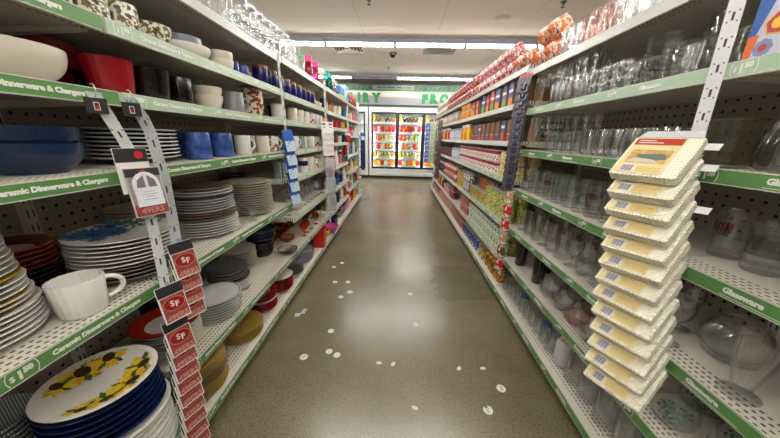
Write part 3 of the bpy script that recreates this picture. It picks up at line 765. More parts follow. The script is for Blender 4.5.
L4M = [(1.6, 0.075, 'white', 'tall white mug next to the streaked blue cups'), (1.71, 0.15, 'cobalt', 'cobalt mug half hidden behind the tall white mug'), (1.835, 0.075, 'half', 'cream and teal mug third from the streaked blue cups'),
       (1.985, 0.075, 'flower', 'white mug with small flower print and a big handle'), (1.9, 0.2, 'white', 'white mug behind the flower printed mug'), (2.2, 0.07, 'turq', 'turquoise mug behind the blue card strip'),
       (2.37, 0.07, 'white', 'square looking white mug just past the blue card strip'), (2.6, 0.07, 'check', 'teal checked mug on the eye level shelf of mugs'), (2.82, 0.07, 'white', 'white mug next to the white ticket strip at eye level'), (3.02, 0.08, 'flower', 'flower printed mug behind the white ticket strip')]
for y, d, c, lb in L4M: inst(MG[c], lb, P('L', y, d, (1.138 if y < 2.06 else 1.14) + EPS), math.radians(60))
for i, (y, c) in enumerate(((2.35, 'charcoal'), (2.6, 'grey'), (2.85, 'brown'), (3.05, 'brown'))):
    inst(BW(c, 0.085, 0.08), f'{c} bowl standing {ordw(i + 1)} in the row behind the eye level mugs', P('L', y, 0.25, 1.14 + EPS), 0, 'bowls behind the eye level mugs')

# --- shelf with red and black stoneware (z 1.36)
inst(BW('cream', 0.115, 0.08, 2.6, 0.62), 'wide cream bowl in front of the red casseroles', P('L', 0.69, 0.125, 1.36 + EPS))
red = vessel('casserole', 'dish', [(0.06, 0), (0.065, 0.004), (0.07, 0.03), (0.074, 0.06)], 0.005, CER['red'], 0.007, 36)
rm = vessel('ramekin', 'dish', [(0.048, 0), (0.052, 0.004), (0.057, 0.05), (0.062, 0.098), (0.064, 0.1)], 0.005, CER['red'], 0.007, 72, 26, 0.012)
rmb = recolor(rm, CER['black'])
inst(rm, 'red fluted ramekin at the shelf edge', P('L', 0.915, 0.085, 1.36 + EPS))
inst(red, 'plain red casserole dish behind the wide cream bowl', P('L', 0.9, 0.29, 1.36 + EPS))
inst(red, 'red casserole dish tilted on top of the plain red one', (LX - 0.27, 0.915, 1.36 + 0.084), 0, rot=(math.radians(-14), math.radians(5), 0))
bk = mug_kind(0.046, 0.1, CER['black'], taper=0.92, flute=16, fd=0.012)
inst(rmb, 'black fluted ramekin next to the red ramekin', P('L', 1.05, 0.08, 1.36 + EPS))
inst(bk, 'shiny black fluted mug between the ramekin and the cream bowls', P('L', 1.19, 0.08, 1.36 + EPS), math.radians(170))
for y, d, lb in ((0.97, 0.18, 'black ramekin in the dark behind the red one'), (1.12, 0.2, 'black ramekin behind the shiny black mug')):
    pass
inst(rmb, 'black ramekin standing in the dark behind the red ramekin', P('L', 1.07, 0.3, 1.36 + EPS))
for y, zz2, lb in ((1.27, 0, 'grey mug behind the shiny black mug'), (1.5, 0, 'grey mug behind the grey front mug')):
    inst(BW('grey', 0.06, 0.035), lb.replace('mug', 'bowl', 1), P('L', y, 0.24, 1.36 + EPS))
    inst(MG['grey'], lb + ', set on a bowl', P('L', y, 0.24, 1.36 + 0.039), math.radians(50))
stack('L', 1.375, 0.085, 1.36, [BW('cream', 0.06, 0.06, 2.2, 0.6)] * 2, 0.036, 'deep cream bowl', 'the nested pair between black and grey mugs', 'bowl', 'nested deep cream bowls')
gm = mug_kind(0.053, 0.1, CER['grey'], th=0.007)
inst(gm, 'wide grey mug at the shelf edge with its handle towards the freezers', P('L', 1.555, 0.075, 1.36 + EPS), math.radians(62))
m_leaf = printed('brown leaf glaze', [(228, 220, 200), (228, 220, 200), (150, 76, 36), (110, 50, 26)], 40, 0.25)
fb = K('bowl', 'bowl', bowl_me(0.07, 0.07, m_leaf, flat=2.6, foot=0.7))
stack('L', 1.785, 0.095, 1.36, [fb] * 3, 0.04, 'brown leaf patterned bowl', 'the nest of three', 'bowl', 'brown leaf bowls')
for y, d, c, lb in ((2.12, 0.08, 'white', 'white mug just past the first thin hanging strip'), (2.25, 0.16, 'navy', 'navy mug set back behind the white mugs'), (2.4, 0.075, 'cream', 'cream mug second past the first thin hanging strip'),
                    (2.56, 0.075, 'cream', 'cream mug third past the first thin hanging strip'), (2.72, 0.075, 'white', 'white mug fourth past the first thin hanging strip'), (2.88, 0.075, 'flower', 'flower printed mug fifth past the first thin hanging strip'), (3.04, 0.075, 'white', 'white mug before the white ticket strip'),
                    (3.18, 0.08, 'cream', 'cream mug right behind the white ticket strip')):
    inst(MG[c], lb, P('L', y, d, 1.36 + EPS), math.radians(65))

# --- shelf with floral cups and blue mugs (z 1.55)
m_flor = printed('small flower glaze', [(232, 228, 216), (232, 228, 216), (120, 110, 60), (90, 60, 90)], 75, 0.25)
fcup = recolor(mug_kind(0.044, 0.085, CER['white'], handle=False, name='cup'), m_flor)
for i, y in enumerate((0.6, 0.7, 0.8, 0.9, 1.0)):
    inst(fcup, f'small flower patterned cup, {ordw(i + 1)} in the row under the top shelf', P('L', y, 0.085, 1.55 + EPS), 0, 'flower patterned cups', cat='cup')
fb2 = K('bowl', 'bowl', bowl_me(0.06, 0.06, m_flor, flat=2.2, foot=0.6))
for i, (y, d) in enumerate(((1.1, 0.2), (1.1, 0.075))):
    inst(fb2, 'flower patterned bowl ' + ('against the pegboard beside the flower cups' if i == 0 else 'at the edge beside the flower cups'), P('L', y, d, 1.55 + EPS))
inst(BW('navy', 0.06, 0.05), 'navy bowl behind the white serving bowl', P('L', 1.17, 0.31, 1.55 + EPS))
inst(BW('white', 0.1, 0.055, 2.6, 0.5), 'wide white serving bowl under the grey blue bowl', P('L', 1.31, 0.12, 1.55 + EPS))
inst(BW('greyblue', 0.07, 0.075, 3.2, 0.55), 'grey blue bowl standing inside the wide white bowl', P('L', 1.313, 0.12, 1.55 + 0.014))
stack('L', 1.5, 0.075, 1.55, [BW('cream', 0.054, 0.05, 3.0, 0.7)] * 2, 0.033, 'small cream bowl', 'the nest beside the wide white bowl', 'bowl', 'small cream bowls')
m_bb = banded('cobalt with amber rim', [(0, (20, 22, 88)), (0.86, (140, 84, 34))], 0.2, 2, 0.115)
bm = mug_kind(0.046, 0.115, CER['cobalt']); bm = recolor(bm, m_bb, [CER['cobalt']])
bml = recolor(bm, m_bb, [CER['white']])
sc = mug_kind(0.036, 0.075, CER['cobalt'], handle=False, name='cup')
for i, (y, d) in enumerate(((1.63, 0.1), (1.73, 0.1), (1.68, 0.2), (1.8, 0.2))):
    inst(sc, f'small cobalt cup, {ordw(i + 1)} beyond the small cream bowls', P('L', y, d, 1.55 + EPS), 0, 'small cobalt cups', cat='cup')
for i in range(9):
    y = 1.9 + 0.125 * i
    if abs(y - 2.06) < 0.05: y += 0.02
    inst(bml if i == 8 else bm, f'cobalt mug with amber rim, {ordw(i + 1)} along the shelf beneath the mason jars', P('L', y, 0.075, (1.55 if y < 2.05 else 1.54) + EPS), math.radians(150 if i < 8 else 70), 'cobalt mugs with amber rims')
for i, (y, c) in enumerate(((3.03, 'cream'), (3.15, 'white'))):
    inst(BW(c, 0.055, 0.05), f'{c} bowl beyond the row of cobalt mugs', P('L', y, 0.08, 1.54 + EPS))

# --- top shelf: clear vases, mason jars, bottles (z 1.755)
vs_k = vessel('glass_vase', 'vase', [(0.04, 0), (0.045, 0.006), (0.045, 0.24)], 0.003, G_CLEAR, 0.014)
for i, y in enumerate((1.06, 1.17, 1.28, 1.39, 1.5)):
    inst(vs_k, f'tall clear glass cylinder vase, {ordw(i + 1)} along the top dinnerware shelf', P('L', y, 0.06, 1.755 + EPS), 0, 'clear vases on the top shelf')
M_SILV = mat('silver lid', (190, 192, 194), 0.25, 0.9)
mj = jar_kind(0.042, 0.1, G_CLEAR, M_SILV, 'mason_jar', 0.014, 0.85)
lj = jar_kind(0.045, 0.09, G_CLEAR, M_SILV, 'mason_jar', 0.012, 0.95)
for i in range(9):
    y = 1.62 + 0.098 * i
    if 2.03 < y < 2.09: y += 0.01
    z = (1.755 if y < 2.06 else 1.765) + EPS
    for lv in range(2 if i else 1):
        inst(mj if lv else lj, f'clear mason jar, {ordw(i + 1)} along the front row, {"stacked on top" if lv else "standing on the top shelf"}', P('L', y, 0.06, z + lv * 0.093), 0, 'mason jars on the top shelf')
    if i: inst(lj, f'clear mason jar, {ordw(i)} along the second row on the top shelf', P('L', y, 0.165, z), 0, 'mason jars on the top shelf')
tt = vessel('straw_tumbler', 'tumbler', [(0.032, 0), (0.036, 0.005), (0.042, 0.13)], 0.003, G_CLEAR, 0.006)
tt['parts'] = [('lid', MB().lathe([(0, 0.128), (0.0445, 0.128), (0.0445, 0.142), (0, 0.146)], 24, closed=False).mesh('lid', mat('mint plastic', (150, 214, 180), 0.4), True), 'mint green lid'), ('straw', MB().tube([(0, 0.005, 0.02), (0, 0.012, 0.21)], 0.004).mesh('straw', mat('mint straw', (190, 226, 206), 0.4), True), 'pale green straw')]
inst(tt, 'clear straw tumbler with mint lid on the top shelf', P('L', 2.62, 0.06, 1.766))
pb = bottle_kind(0.036, 0.2, G_PINK, mat('hot pink cap', (240, 40, 130), 0.4), 'water_bottle', 0.75, 0.05)
cb = bottle_kind(0.034, 0.18, G_PINKISH, mat('white cap', (236, 234, 232), 0.4), 'water_bottle', 0.7, 0.04)
tb = bottle_kind(0.037, 0.21, G_TEAL, mat('teal cap', (30, 160, 150), 0.4), 'water_bottle', 0.75, 0.05)
for k, y, lb in ((pb, 2.86, 'pink water bottle with hot pink cap, the one next to the mint tumbler'), (pb, 3.08, 'pink water bottle with hot pink cap, the one farther from the mint tumbler'), (cb, 3.26, 'rosy clear water bottle after the pink pair'), (cb, 3.36, 'rosy clear water bottle touching the teal ones'),
                 (tb, 3.5, 'teal water bottle first after the rosy bottles'), (tb, 3.68, 'teal water bottle second after the rosy bottles'), (cb, 3.84, 'rosy clear water bottle after the teal pair'), (cb, 4.0, 'rosy clear water bottle beside the blue cooler box')):
    inst(k, lb, P('L', y, 0.06, (1.765 if y < 3.28 else 1.77) + EPS))
cool = box_kind('cooler_box', 'cooler', 0.3, 0.25, 0.16, mat('cooler blue', (20, 120, 200), 0.4), mat('cooler front blue', (20, 120, 200), 0.4))
cool['parts'].append(('lime_base', MB().box((-0.252, -0.152, 0.0), (0.004, 0.152, 0.05)).mesh('lime_base', mat('lime plastic', (170, 220, 40), 0.4)), 'lime green base'))
inst(cool, 'blue cooler box with lime base on the top shelf', P('L', 4.3, 0.03, 1.77 + EPS))
wb = box_kind('cooler_box', 'cooler', 0.22, 0.2, 0.24, mat('pale cooler', (200, 226, 240), 0.4), printed('pale blue box print', [(226, 236, 244), (70, 160, 220), (226, 236, 244)], 9))
inst(wb, 'pale blue and white cooler box past the blue one on top', P('L', 4.68, 0.03, 1.77 + EPS))
for i, (y, c) in enumerate(((5.0, 'orange'), (5.2, 'pink'), (5.4, 'orange'), (5.58, 'red'))):
    inst(recolor(cb, glass(c + ' sports bottle', PAL[c], tuple(x // 2 for x in PAL[c])), [mat(c + ' cap', PAL[c], 0.4)]), f'{c} sports bottle, {ordw(i + 1)} after the pale cooler box on top', P('L', y, 0.06, 1.77 + EPS), 0, 'sports bottles at the far end')
inst(tb, 'teal water bottle at the back of the far top shelf', P('L', 5.1, 0.2, 1.77 + EPS))

# --- low shelf with the sunflower plates (z 0.17) and the next bay's low shelf (z 0.335)
sun_r = 0.142
navp = K('plate', 'plate', plate_me(sun_r, ceramic('bright navy', (20, 38, 82), 0.2), 0.026))
wht = K('plate', 'plate', plate_me(0.15, CER['white'], 0.024))
sunw = K('plate', 'plate', plate_me(sun_r, radial('cream with navy back', [(0, (232, 228, 218))], 0.2), 0.022))
SPM = [mat('print yellow', (232, 190, 40), 0.4, var=0.2, scale=60), mat('print leaf', (60, 100, 50), 0.4), mat('print seed brown', (60, 38, 18), 0.5)]
spr_a = print_on(sun_r, [(-0.092, 0.03, 0.06, 22), (-0.066, 0.09, 0.052, 20), (-0.105, -0.03, 0.045, 16)]).mesh('flower_print', SPM)
spr_b = print_on(sun_r, [(0.07, 0.075, 0.054, 22), (0.094, 0.01, 0.058, 22), (0.078, -0.055, 0.05, 18), (0.045, -0.095, 0.042, 16)]).mesh('flower_print', SPM)
zt = stack('L', 0.652, 0.092, 0.17, [wht] * 9 + [navp] * 6, 0.0208, ['large white plate'] * 9 + ['deep navy plate'] * 6, 'the stack carrying the sunflower plate', 'plate', 'plates under the sunflower plate', 0.004)
ks = {'name': 'plate', 'cat': 'plate', 'mesh': sunw['mesh'], 'parts': [('flower_print', spr_a, 'sunflower print along the far rim'), ('flower_print', spr_b, 'sunflower print along the near rim')]}
inst(ks, 'cream plate with sunflower print on top of the navy plates', P('L', 0.652, 0.092, zt + 0.002), 0)
stb = K('bowl', 'bowl', bowl_me(0.085, 0.05, PM['stripe'], flat=1.6, foot=0.4, t=0.002))
stack('L', 0.54, 0.305, 0.17, [stb] * 16, 0.0165, 'grey pin striped bowl', 'the stack behind the sunflower plate', 'bowl', 'grey pin striped bowls')
stack('L', 0.99, 0.17, 0.335, [PL('cream', 0.122)] * 7 + [PL('pale', 0.116)] * 2 + [PL('redrim', 0.124)], 0.0125, ['cream plate'] * 7 + ['pale grey plate'] * 2 + ['red rimmed plate'], 'the stack behind the hanging team cards', 'plate', 'cream and red plates behind the cards')
stack('L', 1.24, 0.122, 0.335, [PL('vine', 0.122)] * 7, 0.0145, 'vine bordered white plate', 'its stack at the shelf edge', 'plate', 'vine bordered plates')
stack('L', 1.15, 0.33, 0.335, [PL('charcoal', 0.085)] * 10, 0.015, 'charcoal plate', 'the dark stack against the pegboard', 'plate', 'charcoal plates at the back')
stack('L', 1.485, 0.2, 0.335, [PL('white', 0.126)] * 5 + [PL('brown', 0.115)] + [BW('grey', 0.108, 0.03)] * 3 + [PL('dark', 0.108)] * 1, [0.0115] * 5 + [0.012] + [0.02] * 3 + [0.01], ['white plate'] * 5 + ['brown plate'] + ['grey dish'] * 3 + ['dark grey plate'], 'the stack of grey dishes on white plates', 'plate', 'grey dishes on white plates')
stack('L', 1.745, 0.29, 0.335, [K('plate', 'plate', plate_me(0.118, CER['ivory'], 0.03))] * 9, 0.0145, 'deep ivory plate', 'the stack between grey dishes and teal dish', 'plate', 'deep ivory plates')
stack('L', 2.0, 0.25, 0.335, [BW('charcoal', 0.09, 0.05, 2.0, 0.8)] * 3 + [BW('navy', 0.11, 0.045, 2.6, 0.7)] * 2 + [BW('tealin', 0.118, 0.035, 2.6, 0.7)], [0.032, 0.032, 0.052, 0.028, 0.038, 0.02], ['charcoal bowl'] * 3 + ['navy dish'] * 2 + ['teal dish'], 'the stack at the joint of the low shelf', 'bowl', 'teal and navy dishes')
sg = K('bowl', 'bowl', bowl_me(0.078, 0.05, G_SMOKE, flat=2.2, foot=0.5))
inst(sg, 'smoky glass bowl in front of the teal dish', P('L', 2.02, 0.05, 0.335 + EPS))
ab = K('bowl', 'bowl', bowl_me(0.07, 0.055, G_AMBER, flat=2.2, foot=0.45)); og = stem_glass(0.036, 0.12, 0.075, G_ORANGE, 'goblet'); ag = stem_glass(0.036, 0.12, 0.075, G_AMBER, 'goblet'); cgb = stem_glass(0.036, 0.12, 0.075, G_CLEAR, 'goblet')
for i, (y, d) in enumerate(((2.2, 0.3), (2.36, 0.3), (2.52, 0.3), (2.28, 0.16), (2.68, 0.3))):
    for l in range(2 if i < 3 else 1):
        inst(ab, f'amber glass bowl, {ordw(i + 1)} of the amber row beyond the teal dish' + (', upper of two' if l else ''), P('L', y, d, 0.335 + EPS + l * 0.058), 0, 'amber glass bowls')
for i, (y, d, k, c) in enumerate(((2.44, 0.06, og, 'orange'), (2.54, 0.07, og, 'orange'), (2.66, 0.06, cgb, 'clear'), (2.74, 0.14, ag, 'amber'), (2.82, 0.06, og, 'orange'), (2.95, 0.07, cgb, 'clear'), (3.03, 0.16, ag, 'amber'))):
    inst(k, f'{c} glass goblet, {ordw(i + 1)} of the goblets on the low shelf', P('L', y, d, 0.335 + EPS), 0, 'goblets on the low shelf')
inst(BW('white', 0.06, 0.06), 'white bowl after the goblets on the low shelf', P('L', 3.12, 0.08, 0.335 + EPS))
inst(BW('red', 0.08, 0.12), 'dark red bowl at the end of the low goblet shelf', P('L', 3.1, 0.27, 0.335 + EPS))

# --- base deck: gold chargers, red plates, grey plates
gold = K('charger_plate', 'plate', plate_me(0.155, PM['gold'], 0.016))
zt = stack('L', 1.006, 0.134, 0.093, [gold] * 14, 0.0118, 'gold charger plate', 'the plastic wrapped stack on the base deck', 'plate', 'wrapped gold charger plates')
wrap = MB().lathe([(0.158, 0.085), (0.160, 0.09), (0.164, 0.11), (0.160, 0.12), (0.161, 0.13), (0.158, 0.135)], 40, closed=False, flute=9, fd=0.012).mesh('plastic_wrap', glass('cloudy plastic', (226, 226, 226), (170, 170, 170), 0.08, 0.3), True)
x0, y0_, _ = P('L', 1.006, 0.134, 0)
thing('plastic_wrap', 'cloudy plastic bag around the middle of the gold charger stack', 'wrap', wrap, (x0, y0_, 0.093))
stack('L', 1.375, 0.11, 0.093, [K('charger_plate', 'plate', plate_me(0.132, PM['gold'], 0.018))] * 5, 0.0115, 'gold charger plate', 'the short stack on the base deck', 'plate', 'short stack of gold chargers')
redw = radial('red with white pattern', [(0, (150, 22, 30)), (0.05, (206, 190, 180)), (0.058, (150, 22, 30))], 0.25)
rp = K('plate', 'plate', plate_me(0.1, redw, 0.02))
stack('L', 1.64, 0.1, 0.093, [rp] * 5 + [PL('white', 0.098)] + [rp] * 5, 0.012, ['red plate'] * 5 + ['white plate'] + ['red plate'] * 5, 'the red stack close to the gold chargers', 'plate', 'red plates next to the gold chargers')
stack('L', 1.9, 0.085, 0.093, [rp] * 8 + [PL('white', 0.098)], 0.012, ['red plate'] * 8 + ['white plate'], 'the red stack farther from the gold chargers', 'plate', 'red plates farther along')
stack('L', 1.85, 0.33, 0.093, [PL('navy', 0.1)] * 8, 0.014, 'navy plate', 'the stack behind the red plates', 'plate', 'navy plates on the base deck')
stack('L', 2.16, 0.09, 0.093, [PL('grey', 0.1)] * 8, 0.0125, 'grey plate', 'the stack after the red plates', 'plate', 'grey plates on the base deck')
stack('L', 2.2, 0.32, 0.093, [BW('charcoal', 0.09, 0.06)] * 4, 0.03, 'charcoal bowl', 'the nest behind the grey plates', 'bowl', 'charcoal bowls on the base deck')
stack('L', 2.41, 0.08, 0.093, [BW('lilac', 0.1, 0.05, 2.2, 0.6)] * 4, 0.026, 'lilac grey bowl', 'the nest between grey plates and red tub', 'bowl', 'lilac grey bowls')
sgk = vessel('smoky_tumbler', 'glass', [(0.03, 0), (0.034, 0.005), (0.04, 0.14)], 0.0025, G_SMOKE, 0.01)
for i, (y, d) in enumerate(((2.56, 0.05), (2.6, 0.15), (2.52, 0.19))):
    inst(sgk, f'smoky tumbler, {ordw(i + 1)} of the three before the red tub', P('L', y, d, 0.093 + EPS), 0, 'smoky tumblers')
def tub(c, w=0.13, d=0.13, h=0.19):
    k = K('storage_tub', 'tub', None); b = MB(); t = 0.003
    for s, zz in ((0.86, 0.0),):
        o_ = [(-w/2*s, -d/2*s), (w/2*s, -d/2*s), (w/2*s, d/2*s), (-w/2*s, d/2*s)]
        p_ = [(-w/2, -d/2), (w/2, -d/2), (w/2, d/2), (-w/2, d/2)]
        vs = [(x, y, 0) for x, y in o_] + [(x, y, h) for x, y in p_] + [(x*0.95, y*0.95, h) for x, y in p_] + [(x*0.93, y*0.93, 0.004) for x, y in o_]
        fs = [(3, 2, 1, 0), (12, 13, 14, 15)]
        for i in range(4):
            j = (i + 1) % 4
            fs += [(i, j, 4 + j, 4 + i), (4 + i, 4 + j, 8 + j, 8 + i), (8 + i, 8 + j, 12 + j, 12 + i)]
        b.add(vs, fs)
    k['mesh'] = b.mesh('storage_tub', mat('tub ' + c, PAL[c], 0.35)); 
    k['parts'] = [('rim', MB().box((-w/2 - 0.006, -d/2 - 0.006, h - 0.012), (w/2 + 0.006, -d/2, h)).box((-w/2 - 0.006, d/2, h - 0.012), (w/2 + 0.006, d/2 + 0.006, h)).box((-w/2 - 0.006, -d/2, h - 0.012), (-w/2, d/2, h)).box((w/2, -d/2, h - 0.012), (w/2 + 0.006, d/2, h)).mesh('rim', mat('tub ' + c, PAL[c], 0.35)))]
    return k
inst(tub('red', 0.15, 0.17, 0.2), 'dark red storage tub sticking out of the base deck', P('L', 2.8, 0.03, 0.093 + EPS), 0.1)
inst(K('serving_bowl', 'bowl', bowl_me(0.11, 0.1, mat('tub yellow', PAL['yellow'], 0.35))), 'yellow plastic serving bowl behind the red tub', P('L', 3.03, 0.08, 0.093 + EPS))
inst(K('serving_bowl', 'bowl', bowl_me(0.1, 0.09, mat('tub pink', (226, 90, 170), 0.35))), 'pink plastic bowl sticking out past the yellow one', P('L', 3.2 + 0.06, 0.02, 0.093 + EPS))
inst(tub('navy', 0.2, 0.2, 0.13), 'navy tub on the base deck beyond the pink bowl', P('L', 3.5, 0.09, 0.093 + EPS))
inst(K('serving_bowl', 'bowl', bowl_me(0.09, 0.12, mat('tub lime', PAL['lime'], 0.35))), 'lime plastic bowl beyond the navy tub', P('L', 3.75, 0.09, 0.093 + EPS))

# --- mugs and clear goblets in the second full bay (z 0.925, 0.62)
big = mug_kind(0.05, 0.13, CER['white'])
for y, d, k, lb in ((2.13, 0.1, recolor(big, m_check, [CER['white']]), 'teal checked mug on the shelf above the clear goblets'), (2.26, 0.08, big, 'big white mug half behind the blue card strip'), (2.42, 0.18, big, 'big white mug in the second row above the goblets'),
                    (2.56, 0.075, recolor(big, banded('white over navy glaze', [(0, (236, 234, 226)), (0.45, (30, 40, 74)), (0.8, (236, 234, 226))], 0.25, 2, 0.13), [CER['white']]), 'white mug with navy band above the goblets'), (2.76, 0.075, big, 'big white mug after the navy banded one'), (2.92, 0.075, MG['flower'], 'flower printed mug after the big white mugs'),
                    (3.08, 0.075, big, 'big white mug at the end of the shelf above the goblets'), (2.68, 0.2, MG['charcoal'], 'charcoal mug behind the navy banded mug'), (2.95, 0.2, MG['charcoal'], 'charcoal mug behind the flower printed mug'), (3.17, 0.17, MG['cobalt'], 'cobalt mug in the corner by the ticket strip')):
    inst(k, lb, P('L', y, d, 0.925 + EPS), math.radians(58))
cg = stem_glass(0.034, 0.16, 0.095, G_CLEAR, 'wine_glass')
for i in range(9):
    y = 2.14 + 0.125 * i
    for r in range(2):
        if r == 0 and i in (1, 2): continue
        k = recolor(cg, G_AMBER) if (i == 8 and r == 0) else cg
        inst(k, f'{"amber" if k is not cg else "clear"} wine glass, {ordw(i + 1)} along the {"front" if r == 0 else "back"} row under the white mugs', P('L', y, 0.07 + 0.14 * r, 0.62 + EPS), 0, 'wine glasses under the white mugs')
inst(BW('white', 0.075, 0.075), 'white bowl in front of the clear wine glasses', P('L', 2.36, 0.085, 0.62 + EPS))

# --- plastic drinkware bays towards the freezers
def cupk(c, r=0.04, h=0.13):
    key = ('cup', c, h)
    if key not in FK: FK[key] = vessel('plastic_cup', 'cup', [(r*0.76, 0), (r*0.8, 0.004), (r, h)], 0.003, mat('plastic ' + c, PAL[c], 0.35), 0.005)
    return FK[key]
def botk(c):
    key = ('bot', c)
    if key not in FK: FK[key] = bottle_kind(0.036, 0.19, mat('plastic ' + c, PAL[c], 0.35), mat('white cap', (236, 234, 232), 0.4), 'plastic_bottle', 0.6, 0.03)
    return FK[key]
D_L = {2: [0.33, 0.59, 0.87, 1.17, 1.36, 1.53], 3: [0.093, 0.385, 0.675, 0.96, 1.27, 1.53]}
D_COL = {(2, 0.33): 'red navy navy brown lime red', (2, 0.59): 'navy teal blue navy blue white', (2, 0.87): 'pink white white purple navy teal', (2, 1.17): 'red navy brown red teal navy', (2, 1.36): 'red blue red blue teal yellow', (2, 1.53): 'white tan white orange white blue',
         (3, 0.093): 'pink white red pink purple pink', (3, 0.385): 'red pink white lime red red', (3, 0.675): 'lime lime white red green white', (3, 0.96): 'teal blue teal teal blue teal', (3, 1.27): 'red red pink red teal white', (3, 1.53): 'white yellow white yellow white pink'}
for k in (2, 3):
    for si, z in enumerate(D_L[k]):
        nx = (D_L[k] + [1.77])[si + 1]
        cols = D_COL[(k, z)].split()
        for i in range(9):
            y = Y0 + BAY * k + 0.08 + 0.132 * i
            if k == 2 and i == 0 and z < 0.2: continue
            c = cols[(i * len(cols)) // 9] if i % 3 else rnd.choice(['white', 'white', 'teal', 'pink', 'yellow', 'red', 'navy'])
            bt = (nx - z > 0.24) and ((i + si) % 3 == 0)
            kd = botk(c) if bt else cupk(c, 0.036, (0.09, 0.11, 0.13)[(i * 2 + si) % 3] if (nx - z) > 0.19 else 0.1)
            inst(kd, f'{c} plastic {"bottle" if bt else "cup"}, {ordw(i + 1)} along the {ordw(si + 1)} drinkware shelf up in the {"ticket strip bay" if k == 2 else "last bay"}', P('L', y, 0.065 + (0.02 if i % 2 else 0), z + EPS), rnd.uniform(0, 6), 'plastic drinkware')
            if i % 2 == 0 and si in (0, 1, 2):
                inst(cupk(cols[(i + 2) % len(cols)], h=0.13), f'{cols[(i + 2) % len(cols)]} plastic cup, {ordw(i // 2 + 1)} in the back row, {ordw(si + 1)} shelf up, {"ticket strip bay" if k == 2 else "last drinkware bay"}', P('L', y, 0.19, z + EPS), 0, 'plastic drinkware')
for i, y in enumerate((3.99, 4.21, 4.42)):
    inst(tub(('purple', 'navy', 'pink')[i], 0.16, 0.2, 0.14), f'{("purple", "navy", "pink")[i]} storage tub on the base deck in the ticket strip bay', P('L', y, 0.1, 0.093 + EPS))

# ------------------------------------------------------------------ clip strips and what hangs on them
def strip_mask(nt):
    x, y, z = object_xyz(nt)
    ax, cz = math_node(nt, 'ABSOLUTE', x), cell(nt, z, 0.06)
    k = math_node(nt, 'MULTIPLY', math_node(nt, 'LESS_THAN', ax, 0.0024), math_node(nt, 'LESS_THAN', cz, 0.16))
    h = math_node(nt, 'MULTIPLY', math_node(nt, 'LESS_THAN', math_node(nt, 'ABSOLUTE', math_node(nt, 'SUBTRACT', ax, 0.0085)), 0.0016), math_node(nt, 'LESS_THAN', math_node(nt, 'ABSOLUTE', math_node(nt, 'SUBTRACT', cz, 0.2)), 0.03))
    return math_node(nt, 'MAXIMUM', k, h)
M_SLOTTED = masked('slotted strip', (222, 224, 226), (60, 60, 66), strip_mask, 0.35)
def strip_obj(top, bot, w, label, header=None, face=(1, 0, 0), m=None):
    top, bot, n = Vector(top), Vector(bot), Vector(face).normalized()
    ax = (bot - top); L = ax.length; ax.normalize()
    u = ax.cross(n).normalized(); n = u.cross(ax).normalized()
    M = Matrix((u, n, -ax)).transposed().to_4x4(); M.translation = top
    o = thing('hanging_clip_strip', label, 'clip strip', None, mx=M, group='plastic clip strips')
    child('strip', MB().box((-w/2, 0, -L), (w/2, 0.0012, 0)).mesh('strip', m or M_SLOTTED), o)
    pts = [(0, 0.004, -0.004)] + [(0, 0.003 + 0.009 * math.cos(a), 0.006 + 0.012 * math.sin(a)) for a in [PI * i / 6 for i in range(7)]]
    child('hook', MB().tube(pts, 0.0018, 6).mesh('hook', mat('wire hook', (200, 200, 200), 0.3, 0.8)), o)
    if header: child('header_card', MB().box((-w*0.85, -0.001, -0.055), (w*0.85, 0.003, -0.004)).box((-0.012, 0.003, -0.045), (0.012, 0.0036, -0.015), 1).box((-0.008, 0.0036, -0.04), (0.008, 0.004, -0.03), 2).mesh('header_card', [mat('charcoal card', (44, 42, 46), 0.4), mat('card white', (230, 230, 230), 0.4), mat('card red', (190, 30, 40), 0.4)]), o, label=header)
    return M, L
FN = Vector((0.92, -0.38, 0)).normalized()
